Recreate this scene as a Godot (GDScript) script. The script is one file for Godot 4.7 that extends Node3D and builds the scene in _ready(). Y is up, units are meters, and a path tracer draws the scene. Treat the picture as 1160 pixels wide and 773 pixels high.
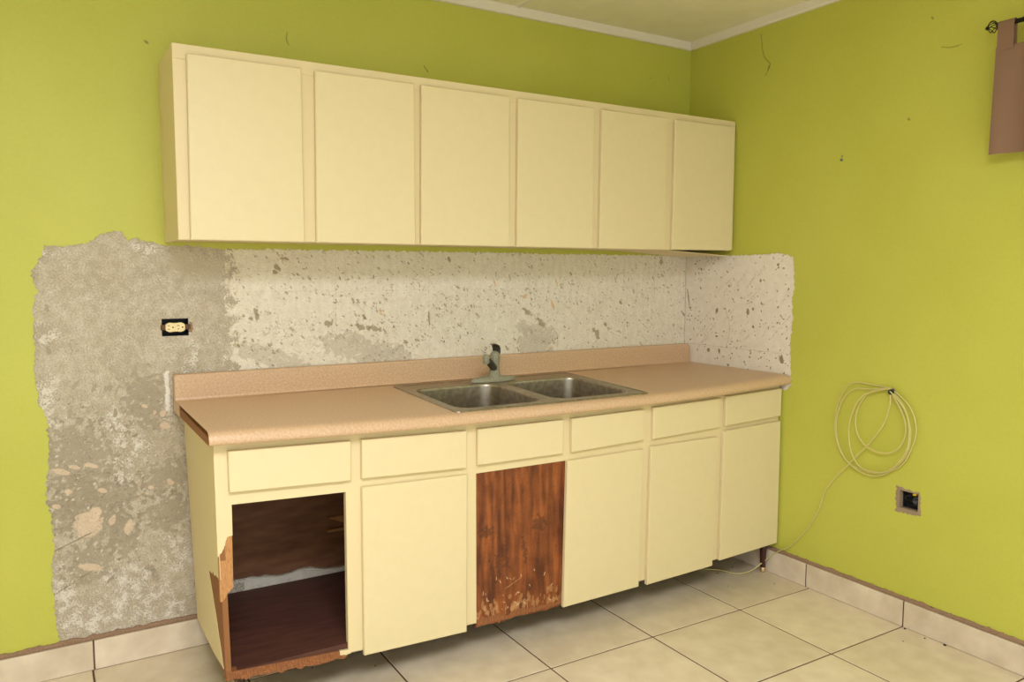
extends Node3D
# A run-down kitchenette: lime green walls, cream cabinets, bare plaster where tiles were taken off.
# x runs along the back wall (0 = right corner), z comes forward from the back wall, y is up.

const CEIL := 2.455
const LEFT := -4.3
const FRONT := 4.6

var rng := RandomNumberGenerator.new()
var M := {}
# (u, v, w) of a flat outline -> world: facing the room from the back wall, the right wall, the floor
var ON_BACK := Transform3D.IDENTITY
var ON_RIGHT := Transform3D(Basis(Vector3(0, 0, 1), Vector3(0, 1, 0), Vector3(-1, 0, 0)), Vector3.ZERO)
var ON_FLOOR := Transform3D(Basis(Vector3(1, 0, 0), Vector3(0, 0, 1), Vector3(0, 1, 0)), Vector3.ZERO)


func _ready() -> void:
	rng.seed = 4711
	# ---- camera
	var cam := Camera3D.new()
	cam.name = "camera"
	cam.position = Vector3(-2.7725, 1.3442, 2.9195)
	cam.rotation = Vector3(-0.0876, -0.542, 0.0018)
	cam.fov = rad_to_deg(2.0 * atan(386.5 / 888.39))
	cam.near = 0.05
	cam.current = true
	add_child(cam)
	# ---- environment and exposure
	var we := WorldEnvironment.new()
	we.name = "environment"
	var e := Environment.new()
	e.background_mode = Environment.BG_COLOR
	e.background_color = Color(0.93, 0.97, 1.0)
	e.background_energy_multiplier = 2.9
	e.ambient_light_source = Environment.AMBIENT_SOURCE_DISABLED
	e.tonemap_mode = Environment.TONE_MAPPER_LINEAR
	e.tonemap_exposure = 1.0
	e.sdfgi_enabled = true
	e.ssao_enabled = true
	e.ssil_enabled = true
	we.environment = e
	add_child(we)
	# ---- flash bounced off the ceiling, given as an added square panel above the viewer
	bounce_panel(Vector3(-2.6, CEIL, 2.95), 1.0, 9.6, Color(0.94, 0.94, 1.0))

	make_materials()
	room()
	base_cabinet()
	wall_cabinet()
	countertop()
	sink()
	faucet()
	outlet()
	junction_box()
	tubing()
	curtain()
	crumbs()


# ------------------------------------------------------------------ helpers
func V2(x: float, y: float) -> Vector2:
	return Vector2(x, y)


func begin() -> SurfaceTool:
	var st := SurfaceTool.new()
	st.begin(Mesh.PRIMITIVE_TRIANGLES)
	return st


func tri(st: SurfaceTool, a: Vector3, b: Vector3, c: Vector3, na: Vector3, nb: Vector3, nc: Vector3, ua := Vector2.ZERO, ub := Vector2.ZERO, uc := Vector2.ZERO) -> void:
	# front faces run clockwise: swap when the given normals say otherwise
	if (b - a).cross(c - a).dot(na + nb + nc) > 0.0:
		var t := b; b = c; c = t
		t = nb; nb = nc; nc = t
		var tu := ub; ub = uc; uc = tu
	st.set_normal(na); st.set_uv(ua); st.add_vertex(a)
	st.set_normal(nb); st.set_uv(ub); st.add_vertex(b)
	st.set_normal(nc); st.set_uv(uc); st.add_vertex(c)


func quad(st: SurfaceTool, a: Vector3, b: Vector3, c: Vector3, d: Vector3, out: Vector3, ua := Vector2.ZERO, ub := Vector2.ZERO, uc := Vector2.ZERO, ud := Vector2.ZERO) -> void:
	var n := (b - a).cross(c - a)
	if n.length() < 1e-12:
		n = (c - a).cross(d - a)
	n = n.normalized()
	if n.dot(out) < 0.0:
		n = -n
	tri(st, a, b, c, n, n, n, ua, ub, uc)
	tri(st, a, c, d, n, n, n, ua, uc, ud)


func inset(poly: PackedVector2Array, by: float, sgn: float) -> PackedVector2Array:
	var r := PackedVector2Array()
	var n := poly.size()
	for i in n:
		var d0 := (poly[i] - poly[(i + n - 1) % n]).normalized()
		var d1 := (poly[(i + 1) % n] - poly[i]).normalized()
		var n0 := Vector2(-d0.y, d0.x) * sgn
		var n1 := Vector2(-d1.y, d1.x) * sgn
		r.append(poly[i] + (n0 + n1) / maxf(1.0 + n0.dot(n1), 0.4) * by)
	return r


# an outline extruded from w0 (hidden side) to w1 (seen side) with a bevelled seen edge
func prism(st: SurfaceTool, poly: PackedVector2Array, w0: float, w1: float, bev := 0.0, xf := Transform3D.IDENTITY, uv := Rect2(0, 0, 1, 1), back := true) -> void:
	var area := 0.0
	var n := poly.size()
	for i in n:
		area += poly[i].cross(poly[(i + 1) % n])
	var sgn := 1.0 if area > 0.0 else -1.0
	var up := signf(w1 - w0)
	var rings := [[poly, w0], [poly, w1 - bev * up]]
	var top := poly
	if bev > 0.0:
		top = inset(poly, bev, sgn)
		rings.append([top, w1])
	for k in rings.size() - 1:
		var p0: PackedVector2Array = rings[k][0]
		var p1: PackedVector2Array = rings[k + 1][0]
		for i in n:
			var j := (i + 1) % n
			var d := poly[j] - poly[i]
			var o := xf.basis * Vector3(d.y * sgn, -d.x * sgn, (d.length() * up * 0.6) if k == 1 else 0.0)
			quad(st, xf * Vector3(p0[i].x, p0[i].y, rings[k][1]), xf * Vector3(p0[j].x, p0[j].y, rings[k][1]), xf * Vector3(p1[j].x, p1[j].y, rings[k + 1][1]), xf * Vector3(p1[i].x, p1[i].y, rings[k + 1][1]), o,
				tex(p0[i], uv), tex(p0[j], uv), tex(p1[j], uv), tex(p1[i], uv))
	for c in [[top, w1, up], [poly, w0, -up]]:
		if c[1] == w0 and not back:
			continue
		var pc: PackedVector2Array = c[0]
		var ix := Geometry2D.triangulate_polygon(pc)
		var nn: Vector3 = xf.basis * Vector3(0, 0, c[2])
		for t in range(0, ix.size(), 3):
			var q: Array[Vector2] = [pc[ix[t]], pc[ix[t + 1]], pc[ix[t + 2]]]
			tri(st, xf * Vector3(q[0].x, q[0].y, c[1]), xf * Vector3(q[1].x, q[1].y, c[1]), xf * Vector3(q[2].x, q[2].y, c[1]), nn, nn, nn, tex(q[0], uv), tex(q[1], uv), tex(q[2], uv))


func tex(p: Vector2, r: Rect2) -> Vector2:
	return Vector2((p.x - r.position.x) / r.size.x, 1.0 - (p.y - r.position.y) / r.size.y)


func rect(x0: float, y0: float, x1: float, y1: float) -> PackedVector2Array:
	return PackedVector2Array([V2(x0, y0), V2(x1, y0), V2(x1, y1), V2(x0, y1)])


func box(st: SurfaceTool, lo: Vector3, hi: Vector3, bev := 0.0) -> void:
	# bevelled all round: eight corners pulled in on each axis
	var c := (lo + hi) * 0.5
	var h := (hi - lo) * 0.5
	for ax in 3:
		for s in [-1.0, 1.0]:
			var o := Vector3.ZERO
			o[ax] = s
			var b := (ax + 1) % 3
			var d := (ax + 2) % 3
			var f := []
			for q in [[-1, -1], [1, -1], [1, 1], [-1, 1]]:
				var v := Vector3.ZERO
				v[ax] = s * h[ax]
				v[b] = q[0] * (h[b] - bev)
				v[d] = q[1] * (h[d] - bev)
				f.append(c + v)
			quad(st, f[0], f[1], f[2], f[3], o)
	if bev <= 0.0:
		return
	for ax in 3:
		var b := (ax + 1) % 3
		var d := (ax + 2) % 3
		for q in [[-1, -1], [1, -1], [1, 1], [-1, 1]]:
			var f := []
			for t in [[-1, 0], [1, 0], [1, 1], [-1, 1]]:
				var v := Vector3.ZERO
				v[ax] = t[0] * (h[ax] - bev)
				v[b] = q[0] * (h[b] - (bev if t[1] == 0 else 0.0))
				v[d] = q[1] * (h[d] - (0.0 if t[1] == 0 else bev))
				f.append(c + v)
			var o := Vector3.ZERO
			o[b] = q[0]; o[d] = q[1]
			quad(st, f[0], f[1], f[2], f[3], o)
	for x in [-1, 1]:
		for y in [-1, 1]:
			for z in [-1, 1]:
				var s := Vector3(x, y, z)
				var k := []
				for ax in 3:
					var v := s * (h - Vector3(bev, bev, bev))
					v[ax] = s[ax] * h[ax]
					k.append(c + v)
				var nn := s.normalized()
				tri(st, k[0], k[1], k[2], nn, nn, nn)


# rings of points joined into a skin with smooth normals; sgn -1 for a skin seen from inside
func loft(st: SurfaceTool, rings: Array, sgn := 1.0, cap0 := true, cap1 := true, round := true) -> void:
	var m: int = rings.size()
	var n: int = rings[0].size()
	var cen := []
	var nor := []
	for i in m:
		var c := Vector3.ZERO
		for p in rings[i]:
			c += p
		cen.append(c / n)
	for i in m:
		var row := []
		for j in n:
			var t1: Vector3 = rings[i][(j + 1) % n] - rings[i][(j + n - 1) % n]
			var t2: Vector3 = rings[mini(i + 1, m - 1)][j] - rings[maxi(i - 1, 0)][j]
			var v := t1.cross(t2)
			v = v.normalized() if v.length() > 1e-14 else Vector3.UP
			row.append(v)
		nor.append(row)
	# one sense for the whole skin, read on the widest ring
	var vote := 0.0
	for i in m:
		for j in n:
			vote += nor[i][j].dot(rings[i][j] - cen[i])
	var flip := sgn * (1.0 if vote > 0.0 else -1.0)
	for i in m:
		for j in n:
			nor[i][j] *= flip
	for i in m - 1:
		for j in n:
			var k := (j + 1) % n
			tri(st, rings[i][j], rings[i][k], rings[i + 1][k], nor[i][j], nor[i][k], nor[i + 1][k], V2(float(j) / n, float(i)), V2(float(j + 1) / n, float(i)), V2(float(j + 1) / n, i + 1.0))
			tri(st, rings[i][j], rings[i + 1][k], rings[i + 1][j], nor[i][j], nor[i + 1][k], nor[i + 1][j], V2(float(j) / n, float(i)), V2(float(j + 1) / n, i + 1.0), V2(float(j) / n, i + 1.0))
	for e in [[0, 1, cap0], [m - 1, m - 2, cap1]]:
		if not e[2]:
			continue
		var o: Vector3 = (cen[e[0]] - cen[e[1]])
		if o.length() < 1e-9:
			o = Vector3.UP
		o = o.normalized() * sgn
		for j in n:
			tri(st, cen[e[0]], rings[e[0]][j], rings[e[0]][(j + 1) % n], o, o, o)


func circle(c: Vector3, a: Vector3, b: Vector3, n := 16) -> Array:
	var r := []
	for i in n:
		var t := TAU * i / n
		r.append(c + a * cos(t) + b * sin(t))
	return r


func lathe(st: SurfaceTool, base: Vector3, axis: Vector3, prof: Array, n := 20) -> void:
	var a := axis.cross(Vector3(0.31, 0.77, 0.55)).normalized()
	var b := axis.cross(a).normalized()
	var rings := []
	for p in prof:
		rings.append(circle(base + axis * p[1], a * maxf(p[0], 1e-5), b * maxf(p[0], 1e-5), n))
	loft(st, rings)


func tube(st: SurfaceTool, pts: Array, r: float, n := 10, r1 := -1.0) -> void:
	var rings := []
	var up := Vector3(0.21, 0.93, 0.3).normalized()
	for i in pts.size():
		var d: Vector3 = (pts[mini(i + 1, pts.size() - 1)] - pts[maxi(i - 1, 0)]).normalized()
		up = (up - d * up.dot(d))
		if up.length() < 1e-4:
			up = d.cross(Vector3.RIGHT)
		up = up.normalized()
		var rr := r if r1 < 0.0 else lerpf(r, r1, float(i) / (pts.size() - 1))
		rings.append(circle(pts[i], up * rr, d.cross(up).normalized() * rr, n))
	loft(st, rings)


func smooth(pts: Array, per := 6) -> Array:
	# Catmull-Rom through the points
	var r := []
	for i in pts.size() - 1:
		for k in per:
			r.append(pts[i].cubic_interpolate(pts[i + 1], pts[maxi(i - 1, 0)], pts[mini(i + 2, pts.size() - 1)], float(k) / per))
	r.append(pts[pts.size() - 1])
	return r


# an edge broken up into small uneven bites
func ragged(pts: Array, step: float, amp: float, sd: int) -> PackedVector2Array:
	var nz := FastNoiseLite.new()
	nz.seed = sd
	nz.frequency = 1.0
	nz.fractal_octaves = 3
	var r := PackedVector2Array()
	var s := 0.0
	for i in pts.size() - 1:
		var a: Vector2 = pts[i]
		var b: Vector2 = pts[i + 1]
		var n := maxi(1, int(a.distance_to(b) / step))
		var nrm := (b - a).normalized().orthogonal()
		for k in n:
			var f := float(k) / n
			var off := nz.get_noise_1d((s + f * a.distance_to(b)) / step * 0.37) * amp * 2.0
			if i == 0 and k == 0:
				off = 0.0
			r.append(a.lerp(b, f) + nrm * off)
		s += a.distance_to(b)
	r.append(pts[pts.size() - 1])
	return r


func mesh(st: SurfaceTool, called: String, mat: Material, parent: Node, label := "") -> MeshInstance3D:
	var o := MeshInstance3D.new()
	o.name = called
	o.mesh = st.commit()
	o.material_override = mat
	o.cast_shadow = GeometryInstance3D.SHADOW_CASTING_SETTING_ON
	parent.add_child(o, true)
	if label:
		o.set_meta("label", label)
	return o


func thing(called: String, label: String, category: String, at := Vector3.ZERO, group := "") -> Node3D:
	var o := Node3D.new()
	o.name = called
	o.position = at
	add_child(o, true)
	o.set_meta("label", label)
	o.set_meta("category", category)
	if group:
		o.set_meta("group", group)
	return o


func struct(called: String, label: String, category: String) -> Node3D:
	var o := thing(called, label, category)
	o.set_meta("kind", "structure")
	return o


func lut(table: Array, x: float) -> float:
	# straight lines between [x, y] pairs
	if x <= table[0][0]:
		return table[0][1]
	for i in table.size() - 1:
		if x <= table[i + 1][0]:
			return lerpf(table[i][1], table[i + 1][1], (x - table[i][0]) / (table[i + 1][0] - table[i][0]))
	return table[table.size() - 1][1]


# the long worktop has sagged at its front between the two ends
const SAG := [[-2.39, 0.0], [-2.19, 0.006], [-1.97, 0.013], [-1.65, 0.0205], [-1.3, 0.0215], [-0.95, 0.0215], [-0.78, 0.0215], [-0.55, 0.019], [-0.41, 0.016], [-0.2, 0.007], [0.0, -0.003]]


func sag(x: float, z: float) -> float:
	return lut(SAG, x) * clampf(z / 0.66, 0.0, 1.0)


# ------------------------------------------------------------------ textures and materials
func noise(w: int, h: int, freq: float, oct: int, sd: int, stretch := Vector2.ONE) -> PackedByteArray:
	var f := FastNoiseLite.new()
	f.seed = sd
	f.noise_type = FastNoiseLite.TYPE_SIMPLEX_SMOOTH
	f.fractal_octaves = oct
	f.frequency = freq
	if stretch == Vector2.ONE:
		return f.get_image(w, h, false, false, true).get_data()
	var im := f.get_image(maxi(2, int(w / stretch.x)), maxi(2, int(h / stretch.y)), false, false, true)
	im.resize(w, h, Image.INTERPOLATE_CUBIC)
	return im.get_data()


func picture(w: int, h: int, data: PackedByteArray) -> ImageTexture:
	var im := Image.create_from_data(w, h, false, Image.FORMAT_RGB8, data)
	im.generate_mipmaps()
	return ImageTexture.create_from_image(im)


func relief(w: int, h: int, data: PackedByteArray, strength: float) -> ImageTexture:
	var im := Image.create_from_data(w, h, false, Image.FORMAT_L8, data)
	im.convert(Image.FORMAT_RGBA8)
	im.bump_map_to_normal_map(strength)
	return ImageTexture.create_from_image(im)


func plain(c: Color, rough := 0.7, metal := 0.0) -> StandardMaterial3D:
	var m := StandardMaterial3D.new()
	m.albedo_color = c
	m.roughness = rough
	m.metallic = metal
	return m


# a seamless noise tint on world-space triplanar mapping: c0 and c1 are the two tones, size in metres
func grained(c0: Color, c1: Color, freq: float, oct: int, sd: int, size: float, rough: float, bump := 0.0, stretch := Vector3.ONE, world := true) -> StandardMaterial3D:
	var m := plain(Color.WHITE, rough)
	var f := FastNoiseLite.new()
	f.seed = sd
	f.frequency = freq
	f.fractal_octaves = oct
	f.noise_type = FastNoiseLite.TYPE_SIMPLEX_SMOOTH
	var im := f.get_seamless_image(512, 512)
	var dat := im.get_data()
	var outp := PackedByteArray()
	outp.resize(512 * 512 * 3)
	for i in dat.size():
		var t := dat[i] / 255.0
		outp[i * 3] = int(255.0 * lerpf(c0.r, c1.r, t))
		outp[i * 3 + 1] = int(255.0 * lerpf(c0.g, c1.g, t))
		outp[i * 3 + 2] = int(255.0 * lerpf(c0.b, c1.b, t))
	m.albedo_texture = picture(512, 512, outp)
	if bump > 0.0:
		m.normal_enabled = true
		m.normal_texture = relief(512, 512, dat, bump)
	m.uv1_triplanar = true
	m.uv1_world_triplanar = world
	m.uv1_scale = Vector3(1, 1, 1) / size * stretch
	return m


func make_materials() -> void:
	M.cream = grained(Color8(223, 207, 159), Color8(225, 210, 162), 0.02, 4, 11, 0.6, 0.42)
	M.cream_edge = plain(Color8(224, 207, 158), 0.5)
	M.raw = grained(Color8(112, 66, 34), Color8(166, 108, 62), 0.03, 4, 12, 0.2, 0.85, 3.0, Vector3(3, 0.5, 3))
	M.raw_pale = grained(Color8(168, 116, 66), Color8(204, 154, 98), 0.03, 4, 13, 0.25, 0.85, 2.0, Vector3(3, 0.6, 3))
	M.dark_wood = grained(Color8(70, 39, 27), Color8(96, 57, 41), 0.012, 4, 14, 0.5, 0.7, 0.0, Vector3(0.4, 2, 2))
	M.back_wood = grained(Color8(114, 74, 46), Color8(144, 100, 64), 0.012, 4, 15, 0.5, 0.8, 0.0, Vector3(0.5, 2, 2))
	M.laminate = grained(Color8(190, 156, 118), Color8(220, 188, 150), 0.10, 3, 16, 0.5, 0.38)
	M.core = grained(Color8(120, 78, 42), Color8(172, 118, 70), 0.08, 3, 17, 0.1, 0.9, 4.0)
	M.black = plain(Color8(14, 13, 12), 0.6)
	M.grout = grained(Color8(84, 58, 38), Color8(112, 82, 56), 0.05, 3, 18, 0.2, 0.9)
	M.mortar = grained(Color8(128, 100, 76), Color8(168, 140, 110), 0.05, 4, 19, 0.15, 0.95, 4.0)
	M.tile = []
	for k in 4:
		var d := [0, -5, 4, -2][k] as int
		M.tile.append(grained(Color8(210 + d, 194 + d, 162 + d), Color8(228 + d, 214 + d, 184 + d), 0.011, 5, 20 + k, 0.7, 0.33))
	M.tile_wall = []
	for k in 3:
		var d := [0, -6, 5][k] as int
		M.tile_wall.append(grained(Color8(200 + d, 184 + d, 156 + d), Color8(228 + d, 214 + d, 188 + d), 0.008, 5, 30 + k, 0.6, 0.36))
	M.ceiling = grained(Color8(234, 227, 190), Color8(241, 235, 200), 0.01, 3, 40, 1.0, 0.8)
	M.trim = plain(Color8(232, 224, 204), 0.5)
	M.white_wall = grained(Color8(230, 226, 216), Color8(238, 234, 225), 0.01, 3, 47, 1.0, 0.75)
	M.glass = plain(Color(0.95, 0.98, 0.97, 0.06), 0.02)
	M.glass.transparency = BaseMaterial3D.TRANSPARENCY_ALPHA
	M.masonry = plain(Color8(170, 160, 140), 0.95)
	M.steel = grained(Color8(146, 138, 120), Color8(188, 180, 162), 0.02, 4, 41, 0.3, 0.34)
	M.steel.metallic = 0.95
	M.steel_dark = plain(Color8(60, 56, 50), 0.45, 0.9)
	M.corroded = grained(Color8(98, 98, 74), Color8(212, 206, 178), 0.05, 4, 42, 0.12, 0.72, 3.0)
	M.corroded.metallic = 0.25
	M.dark_metal = grained(Color8(46, 42, 34), Color8(92, 86, 70), 0.05, 3, 43, 0.1, 0.5)
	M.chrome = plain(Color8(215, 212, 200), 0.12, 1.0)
	M.ivory = plain(Color8(238, 218, 160), 0.4)
	M.iron = plain(Color8(26, 22, 20), 0.45, 0.4)
	M.cloth = grained(Color8(120, 92, 70), Color8(150, 118, 92), 0.12, 3, 44, 0.12, 0.95, 2.0)
	M.tube = plain(Color8(206, 195, 126), 0.35)
	M.leg = plain(Color8(62, 28, 22), 0.4)
	M.brass = plain(Color8(206, 176, 122), 0.4, 0.6)
	M.yellow = plain(Color8(232, 190, 40), 0.5)
	M.rust = plain(Color8(112, 84, 58), 0.8, 0.3)
	M.speck = plain(Color8(44, 34, 26), 0.9)
	M.bounce_panel_frame = plain(Color8(235, 235, 230), 0.5)
	M.bare_board = board_material()
	M.green_back = paint_material(Rect2(LEFT, 0.0, -LEFT, CEIL), 2048, 1168, 51, [
		[[V2(-1.966, 2.205), V2(-1.969, 2.18), V2(-1.960, 2.160)], 0.0022], [[V2(-1.426, 2.160), V2(-1.407, 2.137)], 0.003],
		[[V2(-2.437, 2.106), V2(-2.428, 2.100)], 0.005], [[V2(-0.142, 2.28), V2(-0.139, 2.26)], 0.002], [[V2(-0.253, 2.262), V2(-0.252, 2.259)], 0.004]])
	M.green_right = paint_material(Rect2(0.0, 0.0, FRONT, CEIL), 2048, 1093, 52, [
		[[V2(0.435, 2.392), V2(0.445, 2.326), V2(0.456, 2.289), V2(0.492, 2.251), V2(0.478, 2.224), V2(0.464, 2.205)], 0.0022], [[V2(0.487, 2.246), V2(0.479, 2.228)], 0.005],
		[[V2(1.142, 1.912), V2(1.149, 1.905)], 0.005], [[V2(1.214, 2.256), V2(1.222, 2.246)], 0.003], [[V2(1.256, 2.141), V2(1.29, 2.132), V2(1.328, 2.134)], 0.0016],
		[[V2(0.868, 1.810), V2(0.870, 1.806)], 0.005]])
	M.plaster_back = plaster_back_material()
	M.plaster_right = plaster_right_material()


func paint_material(r: Rect2, w: int, h: int, sd: int, cracks: Array) -> StandardMaterial3D:
	var a := noise(w, h, 0.004, 3, sd)
	var b := noise(w, h, 0.12, 2, sd + 1)
	var d := PackedByteArray()
	d.resize(w * h * 3)
	for i in w * h:
		var t := 0.6 * a[i] / 255.0 + 0.4 * b[i] / 255.0 - 0.5
		d[i * 3] = int(clampf(190.0 + 9.0 * t, 0, 255))
		d[i * 3 + 1] = int(clampf(191.0 + 8.0 * t, 0, 255))
		d[i * 3 + 2] = int(clampf(76.0 + 12.0 * t, 0, 255))
	# hairline cracks and scuffs in the paint
	for c in cracks:
		var pts: Array = c[0]
		for k in pts.size() - 1:
			var steps := 1 + int(pts[k].distance_to(pts[k + 1]) / 0.002)
			for s in steps:
				var q := tex(pts[k].lerp(pts[k + 1], float(s) / steps), r) * Vector2(w, h)
				var rad: float = c[1] * 0.5 * w / r.size.x
				for yy in range(int(q.y - rad + 0.5), int(q.y + rad + 0.5) + 1):
					for xx in range(int(q.x - rad + 0.5), int(q.x + rad + 0.5) + 1):
						var i := (clampi(yy, 0, h - 1) * w + clampi(xx, 0, w - 1)) * 3
						d[i] = int(lerpf(d[i], 100, 0.24)); d[i + 1] = int(lerpf(d[i + 1], 92, 0.24)); d[i + 2] = int(lerpf(d[i + 2], 38, 0.24))
	var m := plain(Color.WHITE, 0.55)
	m.albedo_texture = picture(w, h, d)
	return m


# a canvas in wall metres: colours and heights that patches and flecks are stamped on
class Canvas:
	var w: int
	var h: int
	var r: Rect2
	var col: PackedVector3Array
	var hgt: PackedFloat32Array
	var edge: PackedByteArray

	func px(p: Vector2) -> Vector2:
		return Vector2((p.x - r.position.x) / r.size.x * w, (1.0 - (p.y - r.position.y) / r.size.y) * h)

	func stamp(at: Vector2, rx: float, ry: float, ang: float, c: Vector3, alpha: float, dh: float, wild: float) -> void:
		var k := w / r.size.x
		var q := px(at)
		var ax := maxf(rx * k, 0.8)
		var ay := maxf(ry * k, 0.8)
		var m := maxf(ax, ay) * (1.0 + wild)
		var ca := cos(ang)
		var sa := sin(ang)
		for y in range(maxi(0, int(q.y - m)), mini(h, int(q.y + m) + 2)):
			for x in range(maxi(0, int(q.x - m)), mini(w, int(q.x + m) + 2)):
				var dx := x - q.x
				var dy := y - q.y
				var u := (dx * ca - dy * sa) / ax
				var v := (dx * sa + dy * ca) / ay
				var i := y * w + x
				var d := sqrt(u * u + v * v) + (edge[i] / 127.5 - 1.0) * wild
				var t := clampf((1.0 - d) * 6.0, 0.0, 1.0) * alpha
				if t > 0.0:
					col[i] = col[i].lerp(c, t)
					hgt[i] += dh * t

	func finish(strength: float) -> Array:
		var d := PackedByteArray()
		var hh := PackedByteArray()
		d.resize(w * h * 3)
		hh.resize(w * h)
		for i in w * h:
			var c := col[i]
			d[i * 3] = int(clampf(c.x, 0, 255))
			d[i * 3 + 1] = int(clampf(c.y, 0, 255))
			d[i * 3 + 2] = int(clampf(c.z, 0, 255))
			hh[i] = int(clampf(hgt[i], 0, 255))
		return [d, hh]


func plaster_back_material() -> StandardMaterial3D:
	var T := Canvas.new()
	T.r = PLASTER_BACK
	T.w = 2048
	T.h = int(2048 * T.r.size.y / T.r.size.x)
	T.edge = noise(T.w, T.h, 0.045, 4, 61)
	T.col.resize(T.w * T.h)
	T.hgt.resize(T.w * T.h)
	var big := noise(T.w, T.h, 0.006, 4, 62)
	var mid := noise(T.w, T.h, 0.03, 4, 63)
	var fine := noise(T.w, T.h, 0.18, 3, 64)
	var brush := noise(T.w, T.h, 0.05, 3, 65, V2(1, 4))
	var g0 := Vector3(176, 164, 138)   # cement skim
	var g1 := Vector3(212, 202, 180)
	var w0 := Vector3(222, 212, 186)   # scraped tile adhesive
	var w1 := Vector3(244, 237, 216)
	var crust := [[-2.68, 0.19, 0.14, 0.10], [-2.52, 0.20, 0.16, 0.12], [-2.40, 0.16, 0.08, 0.09], [-2.55, 0.29, 0.12, 0.08], [-2.74, 0.27, 0.06, 0.16], [-2.40, 0.36, 0.06, 0.10], [-2.775, 0.95, 0.05, 0.10], [-2.76, 0.87, 0.03, 0.09], [-2.765, 1.14, 0.08, 0.05], [-2.574, 0.83, 0.05, 0.10], [-2.55, 0.70, 0.05, 0.16], [-2.50, 0.75, 0.07, 0.08], [-2.30, 1.02, 0.12, 0.09], [-2.76, 1.40, 0.05, 0.04], [-2.45, 1.42, 0.08, 0.03]]
	for y in T.h:
		var wy := T.r.position.y + T.r.size.y * (1.0 - (y + 0.5) / T.h)
		for x in T.w:
			var i := y * T.w + x
			var wx := T.r.position.x + T.r.size.x * (x + 0.5) / T.w
			var b := big[i] / 255.0
			var m := mid[i] / 255.0
			var f := fine[i] / 255.0
			var grey := g0.lerp(g1, clampf(0.45 + 0.9 * (m - 0.5) + 0.5 * (b - 0.5) + 1.3 * (f - 0.5), 0, 1))
			# salty white crust
			var thr := 0.86
			if wx < -2.3:
				for a in crust:
					var q := V2((wx - a[0]) / a[2], (wy - a[1]) / a[3]).length_squared()
					if q < 1.0:
						thr = minf(thr, lerpf(0.60, 0.86, q))
			var salt := clampf((m * 0.55 + f * 0.6 + b * 0.2 - thr) * 7.0, 0, 1)
			grey = grey.lerp(Vector3(228, 221, 204), salt * 0.85)
			var white := w0.lerp(w1, clampf(0.5 * m + 0.5 * brush[i] / 255.0 + 0.4 * (f - 0.5), 0, 1))
			var k := clampf((wx + 2.20 + 0.10 * (m - 0.5) + 0.05 * (f - 0.5)) * 45.0, 0, 1)
			T.col[i] = grey.lerp(white, k)
			T.hgt[i] = 128.0 + 60.0 * (m - 0.5) + 80.0 * (f - 0.5) + 24.0 * (brush[i] / 255.0 - 0.5) + 40.0 * salt
	var r2 := RandomNumberGenerator.new()
	r2.seed = 99
	var dark := Vector3(162, 151, 126)
	# rough grey render where the skim has come off, low on the left
	for a in [[-2.68, 0.72, 0.10, 0.15], [-2.70, 0.60, 0.08, 0.09], [-2.475, 0.90, 0.075, 0.10], [-2.42, 0.63, 0.09, 0.06], [-2.42, 0.50, 0.075, 0.07], [-2.62, 0.50, 0.09, 0.09], [-2.665, 0.375, 0.075, 0.07], [-2.62, 0.57, 0.12, 0.08], [-2.74, 0.55, 0.04, 0.08], [-2.56, 0.44, 0.05, 0.08]]:
		T.stamp(V2(a[0], a[1]), a[2], a[3], 0.2, dark, 0.7, -22.0, 0.9)
	for k in 420:
		var p := V2(r2.randf_range(-2.78, -2.37), r2.randf_range(0.33, 0.93))
		T.stamp(p, r2.randf_range(0.002, 0.007), r2.randf_range(0.0015, 0.004), r2.randf_range(0.3, 1.2), [Vector3(152, 142, 118), Vector3(186, 177, 154), Vector3(222, 214, 196)][k % 3], 0.75, [-20.0, 10.0, 22.0][k % 3], 0.4)
	# pinkish filler left standing
	for a in [[-2.665, 0.50, 0.042, 0.05], [-2.645, 0.53, 0.02, 0.03], [-2.544, 0.472, 0.016, 0.026], [-2.664, 0.352, 0.04, 0.014], [-2.419, 0.812, 0.017, 0.013], [-2.425, 0.855, 0.011, 0.012], [-2.45, 0.86, 0.006, 0.008], [-2.74, 0.69, 0.03, 0.010], [-2.70, 0.70, 0.02, 0.008], [-2.65, 0.70, 0.022, 0.008], [-2.408, 0.61, 0.013, 0.012], [-2.755, 0.575, 0.014, 0.009], [-2.594, 0.503, 0.010, 0.02], [-2.48, 0.885, 0.012, 0.007], [-2.62, 0.61, 0.015, 0.008], [-2.72, 0.62, 0.014, 0.01], [-2.47, 0.60, 0.010, 0.008]]:
		T.stamp(V2(a[0], a[1]), a[2], a[3], -0.35, Vector3(219, 198, 168), 0.9, 30.0, 0.35)
	# white crust along the foot and the left edge
	for a in [[-2.68, 0.19, 0.10, 0.06], [-2.52, 0.20, 0.12, 0.07], [-2.40, 0.15, 0.05, 0.05], [-2.55, 0.29, 0.07, 0.05], [-2.74, 0.27, 0.03, 0.10], [-2.40, 0.36, 0.035, 0.06], [-2.772, 0.945, 0.03, 0.05], [-2.76, 0.87, 0.02, 0.05], [-2.765, 1.14, 0.035, 0.02], [-2.574, 0.83, 0.02, 0.05], [-2.55, 0.72, 0.02, 0.07], [-2.50, 0.75, 0.03, 0.04]]:
		for n in 5:
			var o := V2(r2.randfn(0, 0.5) * a[2], r2.randfn(0, 0.5) * a[3])
			T.stamp(V2(a[0], a[1]) + o, r2.randf_range(0.004, 0.016), r2.randf_range(0.003, 0.010), r2.randf_range(0, 3), Vector3(230, 223, 206), 0.6, 18.0, 0.9)
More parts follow.
